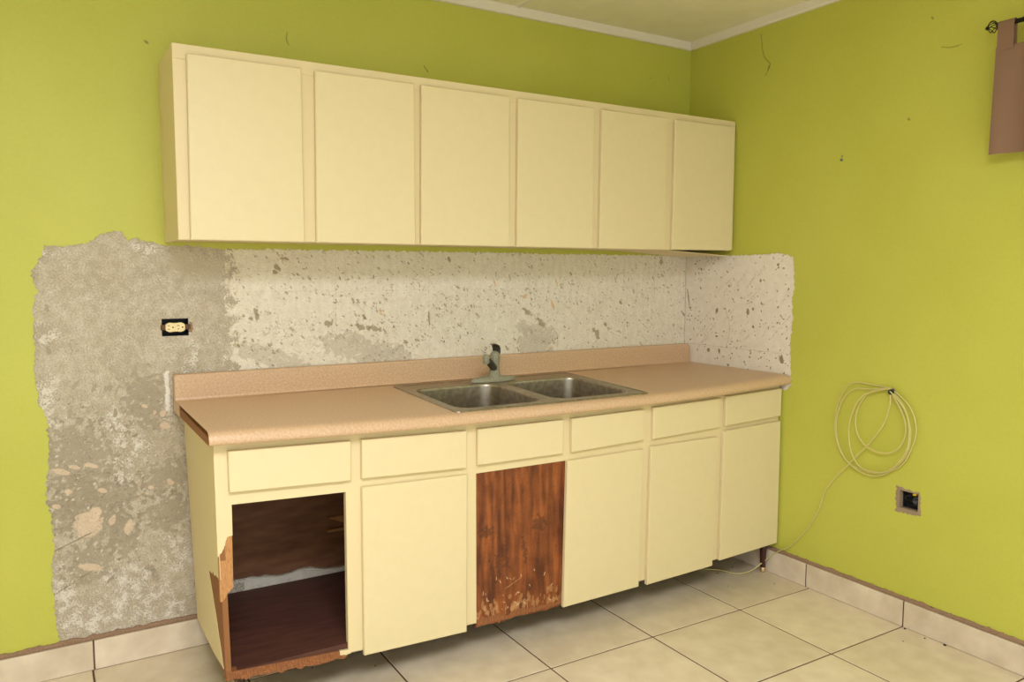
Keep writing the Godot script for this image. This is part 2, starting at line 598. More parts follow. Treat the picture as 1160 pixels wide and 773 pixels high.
	# dark chips low on the left, and two settling cracks
	for a in [[-2.588, 0.955, 0.016, 0.009, 0.2], [-2.571, 0.870, 0.007, 0.016, 0.0], [-2.484, 0.315, 0.02, 0.012, -0.5], [-2.468, 0.285, 0.010, 0.026, 0.2], [-2.606, 0.30, 0.018, 0.007, 0.8], [-2.754, 1.225, 0.006, 0.013, 0.0], [-2.756, 1.088, 0.008, 0.016, 0.1], [-2.685, 0.972, 0.018, 0.006, 0.9], [-2.63, 0.96, 0.006, 0.014, -0.5]]:
		T.stamp(V2(a[0], a[1]), a[2], a[3], a[4], Vector3(168, 158, 134), 0.9, -40.0, 0.3)
	for c in [[V2(-2.77, 0.425), V2(-2.66, 0.47)], [V2(-2.775, 0.28), V2(-2.66, 0.34)]]:
		for s in 60:
			T.stamp(c[0].lerp(c[1], s / 59.0) + V2(0, r2.randf_range(-0.001, 0.001)), 0.0018, 0.0012, 0, Vector3(140, 128, 104), 0.8, -50.0, 0.2)
	# smooth grey patches inside the white adhesive
	for a in [[-1.72, 1.04, 0.17, 0.05], [-1.60, 1.02, 0.12, 0.05], [-1.74, 1.09, 0.05, 0.03], [-2.05, 1.03, 0.16, 0.035], [-0.90, 1.02, 0.10, 0.05], [-0.86, 1.07, 0.09, 0.05], [-0.95, 1.10, 0.05, 0.03], [-2.33, 1.37, 0.08, 0.05], [-2.26, 1.34, 0.05, 0.06]]:
		T.stamp(V2(a[0], a[1]), a[2], a[3], -0.3, Vector3(204, 194, 170), 0.75, -14.0, 0.5)
	# ghost joints of the tiles that were taken off, 40 cm apart
	for jx in [-2.193, -1.80, -1.41, -1.0, -0.597, -0.393, -0.2]:
		for n in 46:
			if r2.randf() < 0.6:
				T.stamp(V2(jx + r2.randf_range(-0.002, 0.002), 0.99 + n * 0.0098), 0.0016, 0.007, 0, Vector3(206, 190, 158), 0.5, -18.0, 0.4)
	for n in 190:
		if r2.randf() < 0.5:
			T.stamp(V2(-2.18 + n * 0.0115, 1.272 + r2.randf_range(-0.002, 0.002)), 0.007, 0.0014, 0, Vector3(206, 190, 160), 0.45, -16.0, 0.4)
	# long strokes of the notched trowel left in the adhesive
	for n in 1500:
		var p := V2(r2.randf_range(-2.2, -0.005), r2.randf_range(0.985, 1.425))
		T.stamp(p, r2.randf_range(0.006, 0.020), r2.randf_range(0.0010, 0.0022), r2.randf_range(-1.2, -0.2) + (1.4 if n % 4 == 0 else 0.0), [Vector3(202, 188, 156), Vector3(250, 244, 226), Vector3(212, 200, 172)][n % 3], r2.randf_range(0.25, 0.6), [-26.0, 24.0, -14.0][n % 3], 0.6)
	# chisel chips, thick in places
	for n in 4200:
		var p := V2(r2.randf_range(-2.19, -0.005), r2.randf_range(0.985, 1.425))
		var q := T.px(p)
		var i := int(q.y) * T.w + int(q.x)
		if mid[i] / 255.0 + 0.5 * big[i] / 255.0 < r2.randf_range(0.66, 1.0):
			continue
		var s := r2.randf_range(0.35, 0.8) * (2.0 if r2.randf() < 0.05 else 1.0)
		T.stamp(p, 0.0082 * s, 0.0034 * s, r2.randf_range(-1.3, -0.3), [Vector3(160, 142, 108), Vector3(190, 174, 142), Vector3(142, 122, 88)][n % 3], r2.randf_range(0.3, 0.8), -45.0, 0.7)
	for a in [[-2.02, 1.36, 0.02, 0.009, -0.9], [-2.03, 1.345, 0.012, 0.007, -0.6], [-2.10, 1.19, 0.009, 0.022, 0.2], [-1.83, 1.15, 0.018, 0.012, -0.4], [-1.70, 1.13, 0.035, 0.010, -0.2], [-1.64, 1.12, 0.02, 0.016, -0.7], [-0.93, 1.17, 0.03, 0.012, -0.4], [-0.86, 1.12, 0.028, 0.010, -0.8], [-0.55, 1.06, 0.03, 0.012, -1.0], [-0.5, 1.1, 0.014, 0.007, -1.0], [-0.16, 1.40, 0.010, 0.018, 0.2], [-1.41, 1.16, 0.004, 0.03, 0.05]]:
		T.stamp(V2(a[0], a[1]), a[2], a[3], a[4], Vector3(166, 150, 118), 0.8, -50.0, 0.9)
	for a in [[-1.62, 1.19, 0.006, 0.02], [-0.80, 1.20, 0.008, 0.03], [-0.78, 1.30, 0.005, 0.02], [-0.95, 1.24, 0.012, 0.008], [-1.1, 1.30, 0.004, 0.015]]:
		T.stamp(V2(a[0], a[1]), a[2], a[3], 0.3, Vector3(214, 172, 118), 0.6, 0.0, 0.5)
	# bead of white filler beside the end of the splashback
	for n in 40:
		T.stamp(V2(-2.408 + r2.randf_range(-0.003, 0.003), 0.865 + n * 0.0034), 0.008, 0.005, 0, Vector3(238, 232, 216), 0.8, 30.0, 0.3)
	# faint pinkish smear and scraper marks above the socket
	for n in 70:
		T.stamp(V2(r2.randf_range(-2.60, -2.22), r2.randf_range(1.0, 1.40)), r2.randf_range(0.004, 0.016), 0.0018, r2.randf_range(-1.4, -0.3), [Vector3(176, 164, 138), Vector3(230, 222, 204)][n % 2], 0.6, [-24.0, 16.0][n % 2], 0.4)
	var o: Array = T.finish(1.0)
	var mt := plain(Color.WHITE, 0.93)
	mt.albedo_texture = picture(T.w, T.h, o[0])
	mt.normal_enabled = true
	mt.normal_texture = relief(T.w, T.h, o[1], 8.0)
	return mt


func plaster_right_material() -> StandardMaterial3D:
	var T := Canvas.new()
	T.r = PLASTER_RIGHT
	T.w = 768
	T.h = int(768 * T.r.size.y / T.r.size.x)
	T.edge = noise(T.w, T.h, 0.05, 4, 71)
	T.col.resize(T.w * T.h)
	T.hgt.resize(T.w * T.h)
	var mid := noise(T.w, T.h, 0.02, 4, 73)
	var fine := noise(T.w, T.h, 0.16, 3, 74)
	for i in T.w * T.h:
		var t := clampf(0.6 * mid[i] / 255.0 + 0.4 * fine[i] / 255.0, 0, 1)
		T.col[i] = Vector3(226, 215, 194).lerp(Vector3(243, 236, 220), t)
		T.hgt[i] = 128.0 + 40.0 * (mid[i] / 255.0 - 0.5) + 44.0 * (fine[i] / 255.0 - 0.5)
	var r2 := RandomNumberGenerator.new()
	r2.seed = 123
	# long scraper strokes climbing to the right
	for n in 60:
		var p := V2(r2.randf_range(0.05, 0.62), r2.randf_range(0.95, 1.40))
		var s := int(r2.randf_range(5, 16))
		for k in s:
			if r2.randf() < 0.6:
				T.stamp(p + V2(0.0062, 0.0062 + 0.002 * sin(float(n))) * k + V2(0, r2.randf_range(-0.002, 0.002)), 0.006, 0.0020, 0.75, Vector3(196, 181, 152), r2.randf_range(0.25, 0.6), -30.0, 0.9)
	for n in 360:
		var p := V2(r2.randf_range(0.01, 0.64), r2.randf_range(0.90, 1.42))
		var q := T.px(p)
		if mid[clampi(int(q.y), 0, T.h - 1) * T.w + clampi(int(q.x), 0, T.w - 1)] / 255.0 < r2.randf_range(0.3, 0.7):
			continue
		var s := r2.randf_range(0.45, 1.0)
		T.stamp(p, 0.0075 * s, 0.0036 * s, r2.randf_range(-1.4, 1.4), [Vector3(150, 130, 98), Vector3(176, 158, 128), Vector3(128, 106, 76)][n % 3], 0.85, -45.0, 0.45)
	for a in [[0.60, 0.965, 0.012, 0.020], [0.40, 1.165, 0.010, 0.014], [0.43, 1.18, 0.006, 0.006], [0.435, 1.10, 0.006, 0.008], [0.21, 1.165, 0.008, 0.012], [0.16, 0.97, 0.010, 0.010], [0.23, 0.97, 0.007, 0.014], [0.10, 1.36, 0.007, 0.008], [0.565, 1.38, 0.008, 0.008], [0.47, 1.31, 0.006, 0.008], [0.015, 1.22, 0.004, 0.05], [0.03, 1.17, 0.008, 0.006]]:
		T.stamp(V2(a[0], a[1]), a[2], a[3], 0.2, Vector3(146, 128, 96), 0.9, -50.0, 0.4)
	for n in 60:
		T.stamp(V2(0.03 + n * 0.0105, 0.992 + r2.randf_range(-0.002, 0.002)), 0.007, 0.0014, 0, Vector3(196, 180, 150), 0.5, -20.0, 0.4)
	for n in 26:
		T.stamp(V2(0.275 + 0.018 * sin(n * 0.16), 1.0 + n * 0.0075), 0.0018, 0.005, 0, Vector3(186, 170, 138), 0.6, -24.0, 0.4)
	var o: Array = T.finish(1.0)
	var mt := plain(Color.WHITE, 0.93)
	mt.albedo_texture = picture(T.w, T.h, o[0])
	mt.normal_enabled = true
	mt.normal_texture = relief(T.w, T.h, o[1], 8.0)
	return mt


# the reddish board bared where a door is gone: wiped stain, scratches and a rotten pale foot
func board_material() -> StandardMaterial3D:
	var T := Canvas.new()
	T.r = Rect2(-1.53, 0.10, 0.40, 0.57)
	T.w = 512
	T.h = 730
	T.edge = noise(T.w, T.h, 0.04, 4, 81)
	T.col.resize(T.w * T.h)
	T.hgt.resize(T.w * T.h)
	var streak := noise(T.w, T.h, 0.022, 3, 82, V2(1, 9))
	var swirl := noise(T.w, T.h, 0.008, 4, 83)
	var fine := noise(T.w, T.h, 0.2, 2, 84, V2(1, 3))
	for i in T.w * T.h:
		var t := clampf(0.75 * streak[i] / 255.0 + 0.32 * swirl[i] / 255.0 + 0.25 * (fine[i] / 255.0 - 0.5), 0, 1)
		T.col[i] = Vector3(84, 38, 12).lerp(Vector3(154, 86, 38), clampf((t - 0.2) * 1.5, 0, 1))
		T.hgt[i] = 128.0 + 30.0 * (streak[i] / 255.0 - 0.5) + 30.0 * (fine[i] / 255.0 - 0.5)
	var r2 := RandomNumberGenerator.new()
	r2.seed = 7
	for a in [[-1.452, 0.29, 0.010, 0.05], [-1.43, 0.31, 0.012, 0.045], [-1.40, 0.34, 0.012, 0.05], [-1.48, 0.44, 0.03, 0.02], [-1.26, 0.44, 0.03, 0.03], [-1.32, 0.35, 0.010, 0.05]]:
		T.stamp(V2(a[0], a[1]), a[2], a[3], 0.15, Vector3(66, 32, 14), 0.45, 0.0, 0.9)
	for n in 60:
		T.stamp(V2(r2.randf_range(-1.52, -1.14), 0.135 + absf(r2.randfn(0, 0.022))), r2.randf_range(0.003, 0.009), r2.randf_range(0.006, 0.024), r2.randf_range(-0.2, 0.2), Vector3(182, 136, 88), 0.6, 10.0, 0.5)
	for n in 26:
		T.stamp(V2(r2.randf_range(-1.50, -1.15), r2.randf_range(0.14, 0.27)), r2.randf_range(0.001, 0.003), r2.randf_range(0.003, 0.010), r2.randf_range(-1.2, 1.2), Vector3(214, 186, 146), 0.8, 20.0, 0.3)
	for s in 30:
		T.stamp(V2(-1.40 + s * 0.0022, 0.225 + s * 0.0009), 0.0018, 0.001, 0.3, Vector3(206, 170, 128), 0.7, 0.0, 0.4)
	var o: Array = T.finish(1.0)
	var mt := plain(Color.WHITE, 0.5)
	mt.albedo_texture = picture(T.w, T.h, o[0])
	mt.normal_enabled = true
	mt.normal_texture = relief(T.w, T.h, o[1], 3.0)
	return mt


# ------------------------------------------------------------------ light
func bounce_panel(at: Vector3, size: float, energy: float, tint: Color) -> void:
	var t := thing("bounce_flash_panel", "added square panel with white frame in place of flash light bounced off the ceiling", "lamp", at)
	var st := begin()
	var h := size * 0.5
	for s in [[-h - 0.03, -h - 0.03, h + 0.03, -h], [-h - 0.03, h, h + 0.03, h + 0.03], [-h - 0.03, -h, -h, h], [h, -h, h + 0.03, h]]:
		box(st, Vector3(s[0], -0.04, s[1]), Vector3(s[2], 0.0, s[3]), 0.002)
	mesh(st, "frame", plain(Color8(235, 235, 230), 0.5), t)
	st = begin()
	box(st, Vector3(-h, -0.03, -h), Vector3(h, -0.001, h))
	var glow := plain(Color8(240, 236, 224), 0.6)
	glow.emission_enabled = true
	glow.emission = tint
	glow.emission_energy_multiplier = 1.0
	mesh(st, "diffuser", glow, t)
	var l := AreaLight3D.new()
	l.name = "panel_light"
	l.area_size = Vector2(size, size)
	l.light_energy = energy
	l.light_color = tint
	l.shadow_enabled = true
	l.rotation = Vector3(-PI / 2, 0, 0)
	l.position = Vector3(0, -0.045, 0)
	l.area_range = 12.0
	t.add_child(l)


# ------------------------------------------------------------------ the room
const PLASTER_BACK := Rect2(-2.86, 0.09, 2.86, 1.43)
const PLASTER_RIGHT := Rect2(0.0, 0.78, 0.70, 0.70)
const HOLE := Rect2(-2.417, 1.122, 0.086, 0.060)      # the socket's hole in the back wall
const BOXHOLE := Rect2(1.176, 0.452, 0.080, 0.073)    # the junction box's hole in the right wall (z, y)


func room() -> void:
	# floor: separate tiles over a bed of grout
	var fl := struct("floor", "beige ceramic tile floor with thin brown joints", "floor")
	var st := begin()
	box(st, Vector3(LEFT - 0.2, -0.2, -0.2), Vector3(0.2, -0.0018, FRONT + 0.2))
	mesh(st, "grout_bed", M.grout, fl)
	var xs := [-0.004, -0.425, -0.882, -1.335, -1.79, -2.235, -2.672, -3.117, -3.562, -4.007, LEFT]
	var zs := [0.004, 0.345, 0.793, 1.217, 1.655, 2.10, 2.545, 2.99, 3.435, 3.88, 4.325, FRONT]
	var g := 0.0032
	for i in xs.size() - 1:
		for k in zs.size() - 1:
			st = begin()
			var dz := -0.0005 * ((i * 7 + k * 3) % 3)
			box(st, Vector3(xs[i + 1] + g, -0.012, zs[k] + g), Vector3(xs[i] - g, dz * 0.5, zs[k + 1] - g), 0.0012)
			mesh(st, "tile", M.tile[(i * 3 + k * 5) % 4], fl)
	# ceiling of flat sheets with cover strips
	var ce := struct("ceiling", "off-white flat panelled ceiling with narrow cover strips", "ceiling")
	var cx := [0.2, -1.0, -2.22, -3.44, LEFT - 0.2]
	for i in cx.size() - 1:
		st = begin()
		box(st, Vector3(cx[i + 1] + 0.001, CEIL, -0.2), Vector3(cx[i] - 0.001, CEIL + 0.15, FRONT + 0.2))
		mesh(st, "ceiling_panel", M.ceiling, ce)
	for i in [1, 2, 3]:
		st = begin()
		box(st, Vector3(cx[i] - 0.011, CEIL - 0.005, 0.02), Vector3(cx[i] + 0.011, CEIL + 0.01, FRONT), 0.002)
		mesh(st, "cover_strip", M.trim, ce)
	# mouldings where walls meet ceiling
	for a in [["trim_1", "white ceiling moulding along the back wall"], ["trim_2", "white ceiling moulding along the right wall"]]:
		var t := struct(a[0], a[1], "moulding")
		st = begin()
		if a[0] == "trim_1":
			box(st, Vector3(LEFT, CEIL - 0.037, -0.01), Vector3(0, CEIL + 0.01, 0.018), 0.005)
			mesh(st, "strip", M.trim, t)
		else:
			box(st, Vector3(-0.018, CEIL - 0.036, 0.018), Vector3(0.01, CEIL + 0.01, 0.84), 0.005)
			mesh(st, "strip", M.trim, t)
			st = begin()
			box(st, Vector3(-0.018, CEIL - 0.036, 0.842), Vector3(0.01, CEIL + 0.01, FRONT), 0.005)
			mesh(st, "strip", M.trim, t)
	wall_with_paint()
	var wl := struct("wall_left", "plain off-white wall on the left side of the room", "wall")
	st = begin()
	box(st, Vector3(LEFT - 0.2, -0.01, -0.2), Vector3(LEFT, CEIL + 0.05, FRONT + 0.2))
	mesh(st, "painted_face", M.white_wall, wl)
	wl = struct("wall_front", "plain off-white wall opposite the cabinets with an opening for the added fill door", "wall")
	st = begin()
	for o in [[LEFT - 0.2, 0.0, FILL_DOOR.position.x, CEIL + 0.05], [FILL_DOOR.end.x, 0.0, 0.2, CEIL + 0.05], [FILL_DOOR.position.x, FILL_DOOR.end.y, FILL_DOOR.end.x, CEIL + 0.05]]:
		box(st, Vector3(o[0], o[1] - 0.01, FRONT), Vector3(o[2], o[3], FRONT + 0.2))
	mesh(st, "painted_face", M.white_wall, wl)
	# unseen door added for fill light; daylight also through a window under the valance
	glazing("door_1", "unseen glazed door with white frame added for fill light opposite the cabinets", "door", FILL_DOOR, 3, Transform3D(Basis(Vector3(1, 0, 0), Vector3(0, 1, 0), Vector3(0, 0, 1)), Vector3(0, 0, FRONT + 0.09)))
	glazing("window_1", "two-pane window with white frame behind the taupe valance", "window", WINDOW, 2, Transform3D(Basis(Vector3(0, 0, 1), Vector3(0, 1, 0), Vector3(1, 0, 0)), Vector3(0.09, 0, 0)))
	# baseboards of cut floor tile
	var bb := struct("baseboard_back", "row of cut beige tiles along the foot of the back wall", "baseboard")
	var jx := [-0.012, -0.44, -0.885, -1.33, -1.775, -2.22, -2.667, -3.112, -3.557, -4.0, LEFT]
	for i in jx.size() - 1:
		st = begin()
		prism(st, rect(jx[i + 1] + 0.0026, 0.001, jx[i] - 0.0026, 0.1015), -0.003, 0.0115, 0.0012)
		mesh(st, "tile", M.tile_wall[i % 3], bb)
	st = begin()
	box(st, Vector3(LEFT, 0, -0.006), Vector3(0, 0.1, 0.0102))
	mesh(st, "grout", M.grout, bb)
	st = begin()
	prism(st, mortar_outline(LEFT, 0.0, 5), -0.006, 0.0075, 0.003)
	mesh(st, "mortar_ledge", M.mortar, bb, "rough brown mortar ledge on top of the tiles")
	bb = struct("baseboard_right", "row of cut beige tiles along the foot of the right wall", "baseboard")
	var jz := [0.012, 0.335, 0.777, 1.220, 1.66, 2.10, 2.545, 2.99, 3.435, 3.88, 4.325, FRONT]
	for i in jz.size() - 1:
		st = begin()
		prism(st, rect(jz[i] + 0.0026, 0.001, jz[i + 1] - 0.0026, 0.1015), -0.003, 0.0115, 0.0012, ON_RIGHT)
		mesh(st, "tile", M.tile_wall[(i + 1) % 3], bb)
	st = begin()
	box(st, Vector3(-0.0102, 0, 0), Vector3(0.006, 0.1, FRONT))
	mesh(st, "grout", M.grout, bb)
	st = begin()
	prism(st, mortar_outline(0.0, FRONT, 6), -0.006, 0.0075, 0.003, ON_RIGHT)
	mesh(st, "mortar_ledge", M.mortar, bb, "rough brown mortar ledge on top of the tiles")


const FILL_DOOR := Rect2(-3.5, 0.0, 2.7, 2.15)  # opening of the unseen door added for fill light
const WINDOW := Rect2(1.72, 0.98, 0.86, 1.06)         # (z, y) on the right wall


func glazing(called: String, label: String, category: String, r: Rect2, panes: int, xf: Transform3D) -> void:
	var t := struct(called, label, category)
	var f := 0.05
	for b in [rect(r.position.x, r.position.y, r.end.x, r.position.y + f), rect(r.position.x, r.end.y - f, r.end.x, r.end.y), rect(r.position.x, r.position.y + f, r.position.x + f, r.end.y - f), rect(r.end.x - f, r.position.y + f, r.end.x, r.end.y - f)]:
		var st := begin()
		prism(st, b, -0.03, 0.03, 0.002, xf)
		mesh(st, "frame_bar", M.trim, t)
	var w := (r.size.x - 2.0 * f) / panes
	for k in panes:
		var x0 := r.position.x + f + k * w
		if k > 0:
			var st := begin()
			prism(st, rect(x0 - 0.025, r.position.y + f, x0 + 0.025, r.end.y - f), -0.025, 0.025, 0.002, xf)
			mesh(st, "frame_bar", M.trim, t)
		var sp := begin()
		prism(sp, rect(x0 + (0.025 if k > 0 else 0.0), r.position.y + f, x0 + w - (0.025 if k < panes - 1 else 0.0), r.end.y - f), -0.002, 0.002, 0.0, xf)
		mesh(sp, "pane", M.glass, t)


func mortar_outline(u0: float, u1: float, sd: int) -> PackedVector2Array:
	var p := ragged([V2(u0, 0.1175), V2(u1, 0.1175)], 0.012, 0.004, sd)
	p.append(V2(u1, 0.1016))
	p.append(V2(u0, 0.1016))
	return p


func wall_with_paint() -> void:
	var wb := struct("wall_back", "lime green back wall with a large patch of bare scraped plaster", "wall")
	var st := begin()
	box(st, Vector3(LEFT - 0.2, -0.01, -0.2), Vector3(0.2, CEIL + 0.05, -0.065))
	mesh(st, "masonry", M.masonry, wb)
	# bare plaster with the socket's hole left open
	st = begin()
	var hx := [PLASTER_BACK.position.x, HOLE.position.x, HOLE.end.x, 0.06]
	var hy := [0.0, HOLE.position.y, HOLE.end.y, 1.52]
	for i in 3:
		for k in 3:
			if i == 1 and k == 1:
				continue
			var q := [V2(hx[i], hy[k]), V2(hx[i + 1], hy[k]), V2(hx[i + 1], hy[k + 1]), V2(hx[i], hy[k + 1])]
			quad(st, v3(q[0], -0.004), v3(q[1], -0.004), v3(q[2], -0.004), v3(q[3], -0.004), Vector3.BACK, tex(q[0], PLASTER_BACK), tex(q[1], PLASTER_BACK), tex(q[2], PLASTER_BACK), tex(q[3], PLASTER_BACK))
	st.generate_tangents()
	mesh(st, "bare_plaster", M.plaster_back, wb, "bare grey and white plaster with scraper marks")
	# the coat of paint, torn along the patch
	var edge := [V2(0.0, 1.427), V2(-0.434, 1.426), V2(-0.737, 1.426), V2(-1.103, 1.428), V2(-1.432, 1.427), V2(-1.730, 1.426), V2(-1.934, 1.426), V2(-2.199, 1.423), V2(-2.266, 1.430), V2(-2.304, 1.433), V2(-2.381, 1.431), V2(-2.414, 1.439), V2(-2.449, 1.446), V2(-2.484, 1.456), V2(-2.511, 1.448), V2(-2.534, 1.477), V2(-2.592, 1.468), V2(-2.626, 1.438), V2(-2.691, 1.426), V2(-2.751, 1.428), V2(-2.759, 1.396), V2(-2.789, 1.352), V2(-2.793, 1.331), V2(-2.780, 1.280), V2(-2.795, 1.215), V2(-2.791, 1.171), V2(-2.798, 1.135), V2(-2.793, 1.105), V2(-2.800, 1.025), V2(-2.792, 0.971), V2(-2.789, 0.922), V2(-2.769, 0.868), V2(-2.767, 0.825), V2(-2.769, 0.752), V2(-2.777, 0.680), V2(-2.783, 0.637), V2(-2.783, 0.599), V2(-2.771, 0.556), V2(-2.771, 0.491), V2(-2.765, 0.441), V2(-2.775, 0.377), V2(-2.781, 0.312), V2(-2.773, 0.252), V2(-2.773, 0.186), V2(-2.765, 0.117)]
	var p := ragged(edge, 0.006, 0.0045, 31)
	p.append_array(ragged([V2(-2.77, 0.1165), V2(LEFT, 0.1165)], 0.01, 0.003, 32))
	p.append(V2(LEFT, CEIL + 0.02))
	p.append(V2(0.0, CEIL + 0.02))
	st = begin()
	prism(st, p, -0.0045, 0.0, 0.0, ON_BACK, Rect2(LEFT, 0.0, -LEFT, CEIL))
	mesh(st, "paint_coat", M.green_back, wb, "lime green paint with a torn edge")

	var wr := struct("wall_right", "lime green right wall with a bare plaster patch above the worktop", "wall")
	st = begin()
	for o in [[-0.2, -0.01, WINDOW.position.x, CEIL + 0.05], [WINDOW.end.x, -0.01, FRONT + 0.2, CEIL + 0.05], [WINDOW.position.x, -0.01, WINDOW.end.x, WINDOW.position.y], [WINDOW.position.x, WINDOW.end.y, WINDOW.end.x, CEIL + 0.05]]:
		box(st, Vector3(0.065, o[1], o[0]), Vector3(0.2, o[3], o[2]))
	mesh(st, "masonry", M.masonry, wr)
	st = begin()
	for o in [[WINDOW.position.x - 0.03, WINDOW.position.y - 0.03, WINDOW.end.x + 0.03, WINDOW.position.y], [WINDOW.position.x - 0.03, WINDOW.end.y, WINDOW.end.x + 0.03, WINDOW.end.y + 0.03], [WINDOW.position.x - 0.03, WINDOW.position.y, WINDOW.position.x, WINDOW.end.y], [WINDOW.end.x, WINDOW.position.y, WINDOW.end.x + 0.03, WINDOW.end.y]]:
		box(st, Vector3(0.0005, o[1], o[0]), Vector3(0.07, o[3], o[2]))
	mesh(st, "window_reveal", M.masonry, wr)
	st = begin()
	var a := [V2(-0.03, 0.0), V2(0.72, 0.0), V2(0.72, 1.5), V2(-0.03, 1.5)]
	quad(st, ON_RIGHT * v3(a[0], -0.004), ON_RIGHT * v3(a[1], -0.004), ON_RIGHT * v3(a[2], -0.004), ON_RIGHT * v3(a[3], -0.004), Vector3.LEFT, tex(a[0], PLASTER_RIGHT), tex(a[1], PLASTER_RIGHT), tex(a[2], PLASTER_RIGHT), tex(a[3], PLASTER_RIGHT))
	st.generate_tangents()
	mesh(st, "bare_plaster", M.plaster_right, wr, "bare whitish plaster with diagonal scraper marks")
	var uvr := Rect2(0.0, 0.0, FRONT, CEIL)
	var left := ragged([V2(0.0, 0.83), V2(0.60, 0.83), V2(0.631, 0.832), V2(0.660, 0.857), V2(0.656, 0.907), V2(0.648, 1.033), V2(0.657, 1.159), V2(0.648, 1.232), V2(0.660, 1.277), V2(0.656, 1.344), V2(0.648, 1.412), V2(0.579, 1.429), V2(0.431, 1.424), V2(0.304, 1.424), V2(0.0, 1.427)], 0.006, 0.004, 33)
	left.append_array(PackedVector2Array([V2(0.0, CEIL + 0.02), V2(0.8, CEIL + 0.02), V2(0.8, 0.1165), V2(0.0, 0.1165)]))
	st = begin()
	prism(st, left, -0.0045, 0.0, 0.0, ON_RIGHT, uvr)
	var b := BOXHOLE
	var wd := WINDOW
	for r in [rect(0.8, b.end.y, 1.5, CEIL + 0.02), rect(0.8, 0.1165, 1.5, b.position.y), rect(0.8, b.position.y, b.position.x, b.end.y), rect(b.end.x, b.position.y, 1.5, b.end.y), rect(1.5, 0.1165, wd.position.x, CEIL + 0.02), rect(wd.position.x, 0.1165, wd.end.x, wd.position.y), rect(wd.position.x, wd.end.y, wd.end.x, CEIL + 0.02), rect(wd.end.x, 0.1165, FRONT, CEIL + 0.02)]:
		prism(st, r, -0.0045, 0.0, 0.0, ON_RIGHT, uvr)
	mesh(st, "paint_coat", M.green_right, wr, "lime green paint with a torn edge")
	# rusty fixing left in the right wall
	var t := thing("wall_plug", "small grey wall plug left in the green wall between cabinet and curtain", "wall plug", Vector3(0, 1.794, 0.868))
	st = begin()
	lathe(st, Vector3.ZERO, Vector3.LEFT, [[0.0, -0.004], [0.006, -0.003], [0.006, 0.002], [0.0035, 0.0035], [0.003, 0.001], [0.0, 0.0005]], 12)
	mesh(st, "plug", plain(Color8(110, 116, 104), 0.6), t)


func v3(p: Vector2, z: float) -> Vector3:
	return Vector3(p.x, p.y, z)


